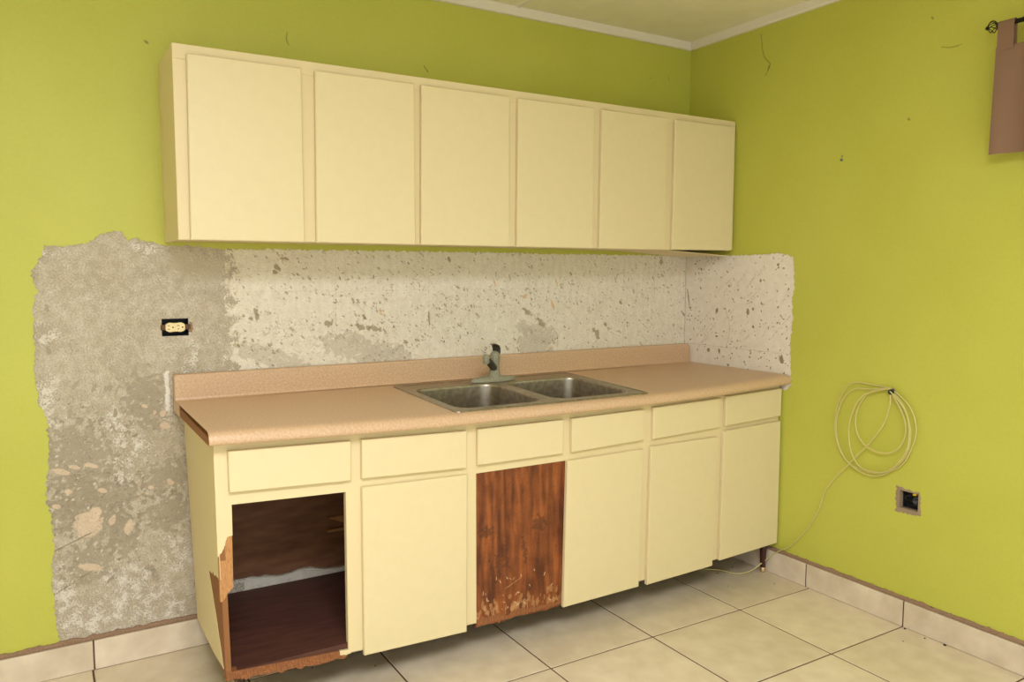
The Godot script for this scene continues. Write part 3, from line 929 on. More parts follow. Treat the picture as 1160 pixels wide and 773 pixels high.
# ------------------------------------------------------------------ base cabinet
func base_cabinet() -> void:
	var t := thing("base_cabinet", "long cream sink base cabinet with six drawer fronts and missing doors", "cabinet", Vector3(-1.18, 0.0, 0.3))
	var at := Transform3D(Basis.IDENTITY, -t.position)
	var st: SurfaceTool
	var D0 := 0.6038
	var D1 := 0.620
	# drawer fronts, following the sag
	for q in [[V2(-2.331, 0.833), V2(-1.967, 0.823), V2(-1.969, 0.698), V2(-2.330, 0.712)], [V2(-1.932, 0.823), V2(-1.563, 0.813), V2(-1.565, 0.686), V2(-1.933, 0.699)], [V2(-1.520, 0.814), V2(-1.168, 0.813), V2(-1.170, 0.688), V2(-1.521, 0.689)], [V2(-1.132, 0.813), V2(-0.789, 0.817), V2(-0.790, 0.696), V2(-1.130, 0.688)], [V2(-0.742, 0.820), V2(-0.378, 0.828), V2(-0.380, 0.705), V2(-0.741, 0.694)], [V2(-0.349, 0.832), V2(-0.010, 0.841), V2(-0.011, 0.718), V2(-0.348, 0.707)]]:
		st = begin()
		prism(st, PackedVector2Array(q), D0, D1, 0.0025, at)
		var dr := mesh(st, "drawer_front", M.cream, t)
		if q[0].x == -0.742:
			st = begin()
			lathe(st, at * Vector3(-0.685, 0.781, D1 - 0.0005), Vector3.BACK, [[0.0, 0.0], [0.0035, 0.0002], [0.0032, 0.0012], [0.0, 0.0014]], 10)
			mesh(st, "screw_head", M.rust, dr, "small rusty screw head")
	# doors that are left
	for q in [[V2(-1.933, 0.671), V2(-1.562, 0.663), V2(-1.566, 0.114), V2(-1.934, 0.124)], [V2(-1.150, 0.659), V2(-0.790, 0.661), V2(-0.804, 0.113), V2(-1.163, 0.109)], [V2(-0.752, 0.666), V2(-0.392, 0.666), V2(-0.405, 0.119), V2(-0.761, 0.111)], [V2(-0.357, 0.686), V2(-0.010, 0.696), V2(-0.009, 0.146), V2(-0.362, 0.133)]]:
		st = begin()
		prism(st, PackedVector2Array(q), D0, D1, 0.0025, at)
		mesh(st, "door", M.cream, t)
	# face frame: rails and stiles
	var F0 := 0.582
	var F1 := 0.602
	var mid := [[-2.37, 0.674], [-1.98, 0.660], [-1.52, 0.6575], [-1.14, 0.6565], [-0.75, 0.655], [-0.36, 0.668], [0.0, 0.682]]
	var foot := [[-2.36, 0.158], [-1.95, 0.136], [-1.54, 0.127], [-1.15, 0.121], [-0.78, 0.125], [-0.38, 0.132], [0.0, 0.155]]
	var xs := [-2.366, -2.3, -2.19, -1.97, -1.75, -1.54, -1.3, -1.15, -0.95, -0.78, -0.55, -0.4, -0.2, -0.006]
	var top := PackedVector2Array()
	var low := PackedVector2Array()
	for x in xs:
		top.append(V2(x, 0.8605 - sag(x, 0.66)))
		low.append(V2(x, 0.795 - sag(x, 0.66)))
	low.reverse()
	top.append_array(low)
	st = begin()
	prism(st, top, F0, F1, 0.0, at)
	mesh(st, "top_rail", M.cream_edge, t)
	top = PackedVector2Array(); low = PackedVector2Array()
	for x in xs:
		top.append(V2(x, lut(mid, x) + 0.07))
		low.append(V2(x, lut(mid, x)))
	low.reverse()
	top.append_array(low)
	st = begin()
	prism(st, top, F0, F1 - 0.0002, 0.0, at)
	mesh(st, "middle_rail", M.cream_edge, t)
	for s in [[-1.981, -1.925], [-1.575, -1.519], [-1.142, -1.118], [-1.180, -1.1421], [-0.806, -0.736], [-0.410, -0.338], [-0.030, -0.006]]:
		st = begin()
		var x0: float = s[0]
		var x1: float = s[1]
		var low_end := [lut(foot, x0), lut(foot, x1)] if x0 != -1.180 else [0.70, 0.70]
		prism(st, PackedVector2Array([V2(x0, 0.8605 - sag(x0, 0.66)), V2(x1, 0.8605 - sag(x1, 0.66)), V2(x1, low_end[1]), V2(x0, low_end[0])]), F0, F1 + 0.0002, 0.0 if x0 == -1.180 else 0.0012, at)
		mesh(st, "stile", M.cream_edge, t)
	for s in [[-1.925, -1.575], [-1.118, -0.806], [-0.736, -0.410], [-0.338, -0.030]]:
		st = begin()
		var x0: float = s[0]
		var x1: float = s[1]
		prism(st, PackedVector2Array([V2(x0, lut(foot, x0) + 0.04), V2(x1, lut(foot, x1) + 0.04), V2(x1, lut(foot, x1)), V2(x0, lut(foot, x0))]), F0, F1, 0.0, at)
		mesh(st, "bottom_rail", M.cream_edge, t)
	# broken left stile: cream above, bare ply below
	var sp := PackedVector2Array([V2(-2.368, 0.8603), V2(-2.322, 0.859), V2(-2.3225, 0.581)])
	sp.append_array(ragged([V2(-2.3225, 0.581), V2(-2.338, 0.578), V2(-2.344, 0.555), V2(-2.354, 0.535), V2(-2.365, 0.523)], 0.004, 0.0015, 34))
	st = begin()
	prism(st, sp, F0, F1 + 0.0003, 0.0, at)
	mesh(st, "stile", M.cream_edge, t)
	var rp := PackedVector2Array([V2(-2.362, 0.56), V2(-2.3232, 0.59), V2(-2.3238, 0.425)])
	rp.append_array(ragged([V2(-2.3238, 0.425), V2(-2.334, 0.414), V2(-2.342, 0.408), V2(-2.348, 0.395), V2(-2.361, 0.388)], 0.004, 0.002, 35))
	st = begin()
	prism(st, rp, F0 + 0.001, F1 - 0.003, 0.0, at)
	mesh(st, "bare_stile_wood", M.raw_pale, t, "split orange plywood of the broken left stile")
	# bare foot rail of the open bay and the last scrap of its cream face
	var fr := PackedVector2Array([V2(-2.352, 0.172), V2(-2.0, 0.150)])
	fr.append_array(ragged([V2(-1.985, 0.128), V2(-2.05, 0.124), V2(-2.15, 0.131), V2(-2.28, 0.139), V2(-2.352, 0.146)], 0.01, 0.0045, 36))
	st = begin()
	prism(st, fr, 0.57, F1 - 0.002, 0.0, at)
	mesh(st, "bare_foot_rail", M.raw, t, "splintered bare wood rail under the open bay")
	var sc := PackedVector2Array([V2(-2.009, 0.1515), V2(-1.974, 0.148), V2(-1.974, 0.133)])
	sc.append_array(ragged([V2(-1.974, 0.133), V2(-2.008, 0.138)], 0.005, 0.002, 37))
	st = begin()
	prism(st, sc, 0.59, F1, 0.0, at)
	mesh(st, "paint_scrap", M.cream_edge, t)
	st = begin()
	for k in 46:
		var x := rng.randf_range(-2.34, -1.99)
		var y := lerpf(0.143, 0.128, (x + 2.35) / 0.36) + rng.randf_range(-0.002, 0.012)
		var p0 := at * Vector3(x, y, F1 - 0.002)
		tube(st, [p0, p0 + Vector3(rng.randf_range(-0.012, 0.012), rng.randf_range(-0.012, 0.0), rng.randf_range(0.001, 0.005))], 0.0007, 4, 0.0002)
	mesh(st, "splinters", M.raw_pale, t).set_meta("kind", "stuff")
	# bare reddish board where the third door is gone
	var bd := PackedVector2Array([V2(-1.530, 0.668), V2(-1.138, 0.668)])
	bd.append_array(ragged([V2(-1.141, 0.113), V2(-1.22, 0.106), V2(-1.30, 0.109), V2(-1.36, 0.117), V2(-1.40, 0.106), V2(-1.46, 0.109), V2(-1.522, 0.108)], 0.008, 0.0045, 38))
	st = begin()
	prism(st, bd, 0.585, 0.5975, 0.0, at, T_BOARD)
	st.generate_tangents()
	mesh(st, "bare_board", M.bare_board, t, "bare reddish brown board with wiped stain, scratched at its foot")
	var lip := ragged([V2(-1.519, 0.141), V2(-1.46, 0.137), V2(-1.41, 0.134), V2(-1.385, 0.122), V2(-1.37, 0.139), V2(-1.30, 0.133), V2(-1.22, 0.127), V2(-1.145, 0.128)], 0.008, 0.005, 39)
	lip.append_array(ragged([V2(-1.145, 0.115), V2(-1.3, 0.112), V2(-1.38, 0.112), V2(-1.517, 0.109)], 0.009, 0.004, 40))
	st = begin()
	prism(st, lip, 0.596, 0.6015, 0.002, at)
	mesh(st, "rotten_lip", M.raw, t, "rotten splintered lip at the foot of the bare board")
	# left side panel: brown core with a cream veneer, torn at the front
	st = begin()
	hexa(st, [side_point(V2(0.600, 0.8605), 0.0), side_point(V2(0.598, 0.160), 0.0), side_point(V2(0.02, 0.108), 0.0), side_point(V2(0.004, 0.8605), 0.0)], 0.016, at)
	mesh(st, "side_panel", M.core, t)
	var ve := PackedVector2Array([V2(0.004, 0.8605), V2(0.601, 0.8605)])
	ve.append_array(ragged([V2(0.601, 0.455), V2(0.555, 0.445), V2(0.47, 0.432), V2(0.382, 0.408)], 0.006, 0.006, 41))
	ve.append_array(ragged([V2(0.382, 0.40), V2(0.445, 0.33), V2(0.49, 0.275), V2(0.535, 0.215), V2(0.570, 0.170)], 0.012, 0.003, 42))
	ve.append_array(PackedVector2Array([V2(0.40, 0.142), V2(0.02, 0.108)]))
	st = begin()
	var ix := Geometry2D.triangulate_polygon(ve)
	for k in range(0, ix.size(), 3):
		var c := []
		for j in 3:
			c.append(at * side_point(ve[ix[k + j]], 0.0014))
		tri(st, c[0], c[1], c[2], Vector3.LEFT, Vector3.LEFT, Vector3.LEFT)
	for k in ve.size():
		var a := ve[k]
		var b := ve[(k + 1) % ve.size()]
		quad(st, at * side_point(a, 0.0014), at * side_point(b, 0.0014), at * side_point(b, 0.0), at * side_point(a, 0.0), Vector3(0, -(b - a).x, (b - a).y))
	mesh(st, "side_veneer", M.cream_edge, t, "cream side veneer torn off at its front foot")
	# inside: sagging bottom board, back, right side, top battens
	st = begin()
	slab_between(st, [Vector3(-2.340, 0.170, 0.597), Vector3(-0.024, 0.158, 0.58), Vector3(-0.024, 0.166, 0.004), Vector3(-2.324, 0.168, 0.004)], 0.018, at)
	mesh(st, "bottom_board", M.dark_wood, t, "dark brown dusty bottom board")
	var bk := PackedVector2Array([V2(-2.335, 0.8595), V2(-0.01, 0.8595), V2(-0.01, 0.19)])
	bk.append_array(ragged([V2(-0.5, 0.19), V2(-1.5, 0.19), V2(-1.786, 0.192), V2(-1.86, 0.20), V2(-1.947, 0.219), V2(-2.0, 0.212), V2(-2.031, 0.206), V2(-2.12, 0.216), V2(-2.207, 0.224), V2(-2.325, 0.228)], 0.02, 0.004, 43))
	st = begin()
	prism(st, bk, 0.006, 0.014, 0.0, at)
	mesh(st, "back_panel", M.back_wood, t, "brown back panel with a torn lower edge")
	st = begin()
	box(st, at * Vector3(-0.022, 0.14, 0.004), at * Vector3(-0.006, 0.85, 0.582))
	mesh(st, "side_panel", M.back_wood, t)
	st = begin()
	prism(st, PackedVector2Array([V2(-1.858, 0.352), V2(-1.858, 0.342), V2(-1.2, 0.336), V2(-1.2, 0.352)]), 0.014, 0.03, 0.0, at)
	mesh(st, "cleat", M.raw_pale, t)
	st = begin()
	prism(st, PackedVector2Array([V2(-1.86, 0.40), V2(-1.80, 0.372), V2(-1.2, 0.366), V2(-1.2, 0.398)]), 0.014, 0.028, 0.0, at)
	mesh(st, "cleat", M.raw_pale, t)
	# screw-in tapered legs with brass tips
	for l in [[-0.035, 0.565, 0.15], [-2.305, 0.555, 0.155], [-2.28, 0.08, 0.16], [-0.06, 0.08, 0.16], [-1.25, 0.30, 0.148]]:
		var b := at * Vector3(l[0], 0.0, l[1])
		st = begin()
		lathe(st, b, Vector3.UP, [[0.0, 0.022], [0.0118, 0.022], [0.0165, l[2] - 0.004], [0.0165, l[2]], [0.0, l[2]]], 16)
		var lg := mesh(st, "leg", M.leg, t, "dark brown tapered leg")
		st = begin()
		lathe(st, b, Vector3.UP, [[0.0, 0.0], [0.008, 0.0], [0.0098, 0.003], [0.0122, 0.024], [0.0, 0.024]], 16)
		mesh(st, "tip", M.brass, lg, "worn brass tip")


const T_BOARD := Rect2(-1.53, 0.10, 0.40, 0.57)


# a point on the leaning left side panel, for (z, y), lifted off it by w
func side_point(p: Vector2, w: float) -> Vector3:
	var f := clampf(p.x / 0.60, 0.0, 1.0)
	var h := clampf((0.862 - p.y) / 0.70, 0.0, 1.1)
	return Vector3(lerpf(-2.358, -2.366, f) + h * lerpf(0.020, 0.014, f) - w, p.y, p.x)


func hexa(st: SurfaceTool, f: Array, thick: float, xf: Transform3D) -> void:
	var o := Vector3(thick, 0, 0)
	var c := Vector3.ZERO
	for p in f:
		c += (p + o * 0.5) / 4.0
	for q in [[f[0], f[1], f[2], f[3]], [f[0] + o, f[1] + o, f[2] + o, f[3] + o], [f[0], f[1], f[1] + o, f[0] + o], [f[1], f[2], f[2] + o, f[1] + o], [f[2], f[3], f[3] + o, f[2] + o], [f[3], f[0], f[0] + o, f[3] + o]]:
		var m: Vector3 = (q[0] + q[1] + q[2] + q[3]) / 4.0
		quad(st, xf * q[0], xf * q[1], xf * q[2], xf * q[3], m - c)


func slab_between(st: SurfaceTool, f: Array, thick: float, xf: Transform3D) -> void:
	var o := Vector3(0, -thick, 0)
	var c := Vector3.ZERO
	for p in f:
		c += (p + o * 0.5) / 4.0
	for q in [[f[0], f[1], f[2], f[3]], [f[0] + o, f[1] + o, f[2] + o, f[3] + o], [f[0], f[1], f[1] + o, f[0] + o], [f[1], f[2], f[2] + o, f[1] + o], [f[2], f[3], f[3] + o, f[2] + o], [f[3], f[0], f[0] + o, f[3] + o]]:
		var m: Vector3 = (q[0] + q[1] + q[2] + q[3]) / 4.0
		quad(st, xf * q[0], xf * q[1], xf * q[2], xf * q[3], m - c)


# ------------------------------------------------------------------ wall cabinet
func wall_cabinet() -> void:
	var t := thing("wall_cabinet", "long cream wall cabinet with six plain flat doors", "cabinet", Vector3(-1.2, 1.441, 0.0))
	var at := Transform3D(Basis.IDENTITY, -t.position)
	var B := 1.443
	var T := 2.033
	var st := begin()
	box(st, at * Vector3(-2.398, B, 0.0012), at * Vector3(-2.380, T, 0.287))
	mesh(st, "side_panel", M.cream_edge, t)
	st = begin()
	box(st, at * Vector3(-0.022, B + 0.002, 0.0012), at * Vector3(-0.005, T, 0.287))
	mesh(st, "side_panel", M.cream_edge, t)
	st = begin()
	box(st, at * Vector3(-2.380, T - 0.018, 0.0012), at * Vector3(-0.022, T, 0.287))
	mesh(st, "top_panel", M.cream_edge, t)
	# the bottom sheet has come loose at its right end and droops
	st = begin()
	var pts := [[-2.380, 0.0], [-0.80, 0.0], [-0.42, 0.004], [-0.20, 0.017], [-0.022, 0.027]]
	for k in pts.size() - 1:
		var x0: float = pts[k][0]
		var x1: float = pts[k + 1][0]
		var y0: float = B + 0.004 - pts[k][1]
		var y1: float = B + 0.004 - pts[k + 1][1]
		for s in [[0.0, Vector3.DOWN], [0.003, Vector3.UP]]:
			quad(st, at * Vector3(x0, y0 + s[0], 0.002), at * Vector3(x1, y1 + s[0], 0.002), at * Vector3(x1, y1 + s[0], 0.285), at * Vector3(x0, y0 + s[0], 0.285), s[1])
		quad(st, at * Vector3(x0, y0, 0.285), at * Vector3(x1, y1, 0.285), at * Vector3(x1, y1 + 0.003, 0.285), at * Vector3(x0, y0 + 0.003, 0.285), Vector3.BACK)
	mesh(st, "bottom_panel", M.cream_edge, t, "thin bottom sheet drooping at its right end")
	# face frame
	for r in [["top_rail", rect(-2.398, T - 0.045, -0.005, T)], ["stile", rect(-2.398, B - 0.001, -2.35, T - 0.045)], ["stile", rect(-2.03, B, -1.955, T - 0.045)], ["stile", rect(-1.63, B, -1.57, T - 0.045)], ["stile", rect(-1.235, B, -1.17, T - 0.045)], ["stile", rect(-0.84, B, -0.775, T - 0.045)], ["stile", rect(-0.45, B, -0.385, T - 0.045)], ["stile", rect(-0.05, B + 0.006, -0.005, T - 0.045)]]:
		st = begin()
		prism(st, r[1], 0.287, 0.306, 0.0015, at)
		mesh(st, r[0], M.cream_edge, t)
	for r in [[-2.35, -2.03], [-1.955, -1.63], [-1.57, -1.235], [-1.17, -0.84], [-0.775, -0.45]]:
		st = begin()
		prism(st, rect(r[0], B, r[1], B + 0.03), 0.287, 0.3055, 0.0, at)
		mesh(st, "bottom_rail", M.cream_edge, t)
	# doors
	for d in [[-2.361, -2.011, 0.0], [-1.967, -1.612, 0.0], [-1.586, -1.221, 0.0], [-1.184, -0.822, 0.0], [-0.786, -0.432, 0.0], [-0.388, -0.030, 0.003]]:
		st = begin()
		prism(st, PackedVector2Array([V2(d[0] - 0.004, 1.4415 + d[2] * 0.5), V2(d[1], 1.4415 + d[2] * 1.5), V2(d[1], 2.004), V2(d[0] + 0.002, 2.003)]), 0.3078, 0.324, 0.0025, at)
		mesh(st, "door", M.cream, t)


# ------------------------------------------------------------------ worktop
const SX0 := -1.610
const SX1 := -0.777
const SZ0 := 0.083
const SZ1 := 0.633


func countertop() -> void:
	var t := thing("countertop", "speckled beige laminate worktop with rolled front edge, sagging over the sink", "countertop", Vector3(-1.19, 0.861, 0.33))
	var at := Transform3D(Basis.IDENTITY, -t.position)
	# section from the splash foot over the rolled edge to the underside: [z, y]
	var sec := [[0.045, 0.9002], [0.115, 0.9], [0.60, 0.9], [0.632, 0.8995], [0.645, 0.8965], [0.6535, 0.890], [0.658, 0.881], [0.659, 0.872], [0.6575, 0.864], [0.652, 0.861], [0.606, 0.861], [0.115, 0.861], [0.003, 0.861]]
	var xs := []
	var n := 60
	for i in n + 1:
		xs.append(lerpf(-2.388, -0.001, float(i) / n))
	for s in [SX0 + 0.02, SX1 - 0.02]:
		xs.append(s)
	xs.sort()
	var st := begin()
	for i in xs.size() - 1:
		var hole: bool = xs[i] >= SX0 + 0.0199 and xs[i + 1] <= SX1 - 0.0199
		for k in sec.size() - 1:
			if hole and (k == 1 or k == 10):
				continue
			var q := []
			var nn := []
			for c in [[i, k], [i + 1, k], [i + 1, k + 1], [i, k + 1]]:
				var x: float = xs[c[0]]
				var z: float = sec[c[1]][0]
				q.append(at * Vector3(x, sec[c[1]][1] - sag(x, z), z))
				# smooth round the rolled edge, flat elsewhere
				var d0 := V2(sec[c[1]][0] - sec[maxi(c[1] - 1, 0)][0], sec[c[1]][1] - sec[maxi(c[1] - 1, 0)][1]).normalized()
				var d1 := V2(sec[mini(c[1] + 1, sec.size() - 1)][0] - z, sec[mini(c[1] + 1, sec.size() - 1)][1] - sec[c[1]][1]).normalized()
				var d := (d0 + d1).normalized()
				nn.append(Vector3(0, d.x, -d.y))
			if k >= 9 or k <= 1:
				var f := Vector3(0, 1 if k <= 1 else -1, 0)
				nn = [f, f, f, f]
			tri(st, q[0], q[1], q[2], nn[0], nn[1], nn[2])
			tri(st, q[0], q[2], q[3], nn[0], nn[2], nn[3])
	# right end
	end_cap(st, sec, -0.001, at, Vector3.RIGHT)
	mesh(st, "worktop", M.laminate, t)
	st = begin()
	end_cap(st, sec, -2.378, at, Vector3.LEFT)
	prism(st, PackedVector2Array([V2(0.004, 0.8612), V2(0.640, 0.8612), V2(0.650, 0.872), V2(0.645, 0.884), V2(0.40, 0.884), V2(0.16, 0.889), V2(0.135, 0.8995), V2(0.004, 0.8995)]), 2.378, 2.3878, 0.0008, ON_RIGHT.translated(-t.position))
	mesh(st, "bare_edge", M.core, t, "bare chipboard end of the worktop")
	# what is left of the edge strip: a beige scrap at the back; in front the top sheet stands clear of the chipboard
	st = begin()
	prism(st, PackedVector2Array([V2(0.006, 0.9), V2(0.135, 0.899), V2(0.125, 0.884), V2(0.138, 0.8615), V2(0.006, 0.8615)]), 2.388, 2.3895, 0.0, ON_RIGHT.translated(-t.position))
	mesh(st, "edge_strip", M.laminate, t)
	# splashback with a rounded top and a cove at its foot
	st = begin()
	var sp := [[0.0012, 0.9], [0.0012, 0.988], [0.004, 0.9905], [0.030, 0.9905], [0.0355, 0.989], [0.038, 0.984], [0.0385, 0.91], [0.0405, 0.9035], [0.045, 0.9003]]
	for x in [[-2.388, -0.012], [-0.012, -0.0015]]:
		var top0 := 0.0
		var top1 := 0.0 if x[1] < -0.01 else -0.007
		for k in sp.size() - 1:
			var q := []
			for c in [[x[0], k, top0], [x[1], k, top1], [x[1], k + 1, top1], [x[0], k + 1, top0]]:
				var y: float = sp[c[1]][1]
				q.append(at * Vector3(c[0], y + (c[2] if y > 0.97 else 0.0), sp[c[1]][0]))
			quad(st, q[0], q[1], q[2], q[3], Vector3(0, 0.6 if k > 0 else 0.0, 1.0 if k > 0 else -1.0))
	var el := PackedVector2Array()
	for s in sp:
		el.append(V2(s[0], s[1]))
	for c in [[-2.388, Vector3.LEFT, 0.0], [-0.0015, Vector3.RIGHT, -0.007]]:
		var ix := Geometry2D.triangulate_polygon(el)
		for k in range(0, ix.size(), 3):
			var q := []
			for j in 3:
				var e := el[ix[k + j]]
				q.append(at * Vector3(c[0], e.y + (c[2] if e.y > 0.97 else 0.0), e.x))
			tri(st, q[0], q[1], q[2], c[1], c[1], c[1])
	mesh(st, "splashback", M.laminate, t)


func end_cap(st: SurfaceTool, sec: Array, x: float, at: Transform3D, o: Vector3) -> void:
	var poly := PackedVector2Array()
	for s in sec:
		poly.append(V2(s[0], s[1]))
	poly.append(V2(0.003, 0.9))
	var ix := Geometry2D.triangulate_polygon(poly)
	for k in range(0, ix.size(), 3):
		var q := []
		for j in 3:
			var p := poly[ix[k + j]]
			q.append(at * Vector3(x, p.y - sag(x, p.x), p.x))
		tri(st, q[0], q[1], q[2], o, o, o)


# ------------------------------------------------------------------ sink and faucet
# points round a rectangle, rounded at its corners by r; alike numbers of points for every ring
func ring(cx: float, cz: float, hx: float, hz: float, r: float, y: float) -> Array:
	var out := []
	var per := 16
	for side in 4:
		for k in per:
			var f := -1.0 + 2.0 * k / per
			# crowd the points towards the corners
			f = signf(f) * (1.0 - pow(1.0 - absf(f), 1.6))
			var p: Vector2 = [V2(f, -1), V2(1, f), V2(-f, 1), V2(-1, -f)][side]
			var q := V2(p.x * hx, p.y * hz)
			var c := V2(clampf(q.x, -hx + r, hx - r), clampf(q.y, -hz + r, hz - r))
			var d := q - c
			if d.length() > 1e-6 and absf(d.x) > 1e-6 and absf(d.y) > 1e-6:
				q = c + d.normalized() * r
			out.append(Vector3(cx + q.x, y, cz + q.y))
	return out


var sink_frame: Transform3D


func sink() -> void:
	var tilt := atan(0.0215 / 0.66)
	var c := Vector3((SX0 + SX1) * 0.5, 0.9 - 0.0215 * (SZ0 + SZ1) * 0.5 / 0.66 + 0.0012, (SZ0 + SZ1) * 0.5)
	var t := thing("kitchen_sink", "stained stainless steel double bowl sink set into the worktop", "sink", c)
	t.rotation.x = tilt
	sink_frame = t.transform
	var hx := (SX1 - SX0) * 0.5
	var hz := (SZ1 - SZ0) * 0.5
	var st := begin()
	var bowls := []
	for s in [-1.0, 1.0]:
		bowls.append([s * (hx * 0.5 - 0.008), 0.022, 0.176, 0.200])
	# deck: flat between rim and bowls, with a raised outer roll
	for i in 2:
		var b: Array = bowls[i]
		var s := -1.0 if i == 0 else 1.0
		var outer := []
		for p in ring(0, 0, 1, 1, 0.0, 0):
			outer.append(Vector3(s * hx * 0.5 + p.x * (hx * 0.5 - 0.0), 0.0012, p.z * (hz - 0.012)))
		for k in outer.size():
			# the outer end keeps clear of the rolled rim, the inner end meets the other half
			if s * (outer[k].x - s * hx * 0.5) > 0.0:
				outer[k].x = s * hx * 0.5 + (outer[k].x - s * hx * 0.5) * (hx * 0.5 - 0.012) / (hx * 0.5)
		var rings := [outer, ring(b[0], b[1], b[2] + 0.006, b[3] + 0.006, 0.066, 0.0012), ring(b[0], b[1], b[2] + 0.002, b[3] + 0.002, 0.062, 0.0004), ring(b[0], b[1], b[2], b[3], 0.060, -0.0025)]
		for k in 3:
			for j in outer.size():
				var m := (j + 1) % outer.size()
				var up := Vector3.UP
				if k == 2:
					up = (Vector3(b[0], 0, b[1]) - rings[3][j]).normalized() + Vector3.UP * 1.2
				quad(st, rings[k][j], rings[k][m], rings[k + 1][m], rings[k + 1][j], up)
	# rolled rim
	var prof := [[0.0, 0.0005], [0.0015, 0.0032], [0.005, 0.0044], [0.009, 0.0034], [0.012, 0.0012]]
	var rr := []
	for p in prof:
		rr.append(ring(0, 0, hx - p[0], hz - p[0], 0.014 - p[0] * 0.5, p[1]))
	rr.insert(0, ring(0, 0, hx, hz, 0.014, -0.0010))
	for k in rr.size() - 1:
		for j in rr[0].size():
			var m: int = (j + 1) % rr[0].size()
			quad(st, rr[k][j], rr[k][m], rr[k + 1][m], rr[k + 1][j], Vector3.UP + rr[k][j].normalized() * (1.0 if k < 2 else -0.2))
	mesh(st, "deck", M.steel, t)
	for i in 2:
		var b: Array = bowls[i]
		st = begin()
		var lv := [[0.0, -0.0025, 0.060], [0.002, -0.010, 0.060], [0.009, -0.13, 0.060], [0.013, -0.150, 0.058], [0.022, -0.163, 0.056], [0.036, -0.170, 0.052], [0.07, -0.173, 0.05], [0.11, -0.175, 0.05]]
		var rings := []
		for l in lv:
			rings.append(ring(b[0], b[1], b[2] - l[0], b[3] - l[0], l[2], l[1]))
		rings.append(ring(b[0], b[1], 0.045, 0.045, 0.0449, -0.177))
		loft(st, rings, -1.0, false, true)
		var bw := mesh(st, "bowl", M.steel, t)
		st = begin()
		lathe(st, Vector3(b[0], -0.1785, b[1]), Vector3.UP, [[0.0, 0.0], [0.046, 0.0], [0.045, 0.004], [0.038, 0.004], [0.034, 0.002], [0.0, 0.0015]], 24)
		mesh(st, "drain", M.steel_dark, bw)


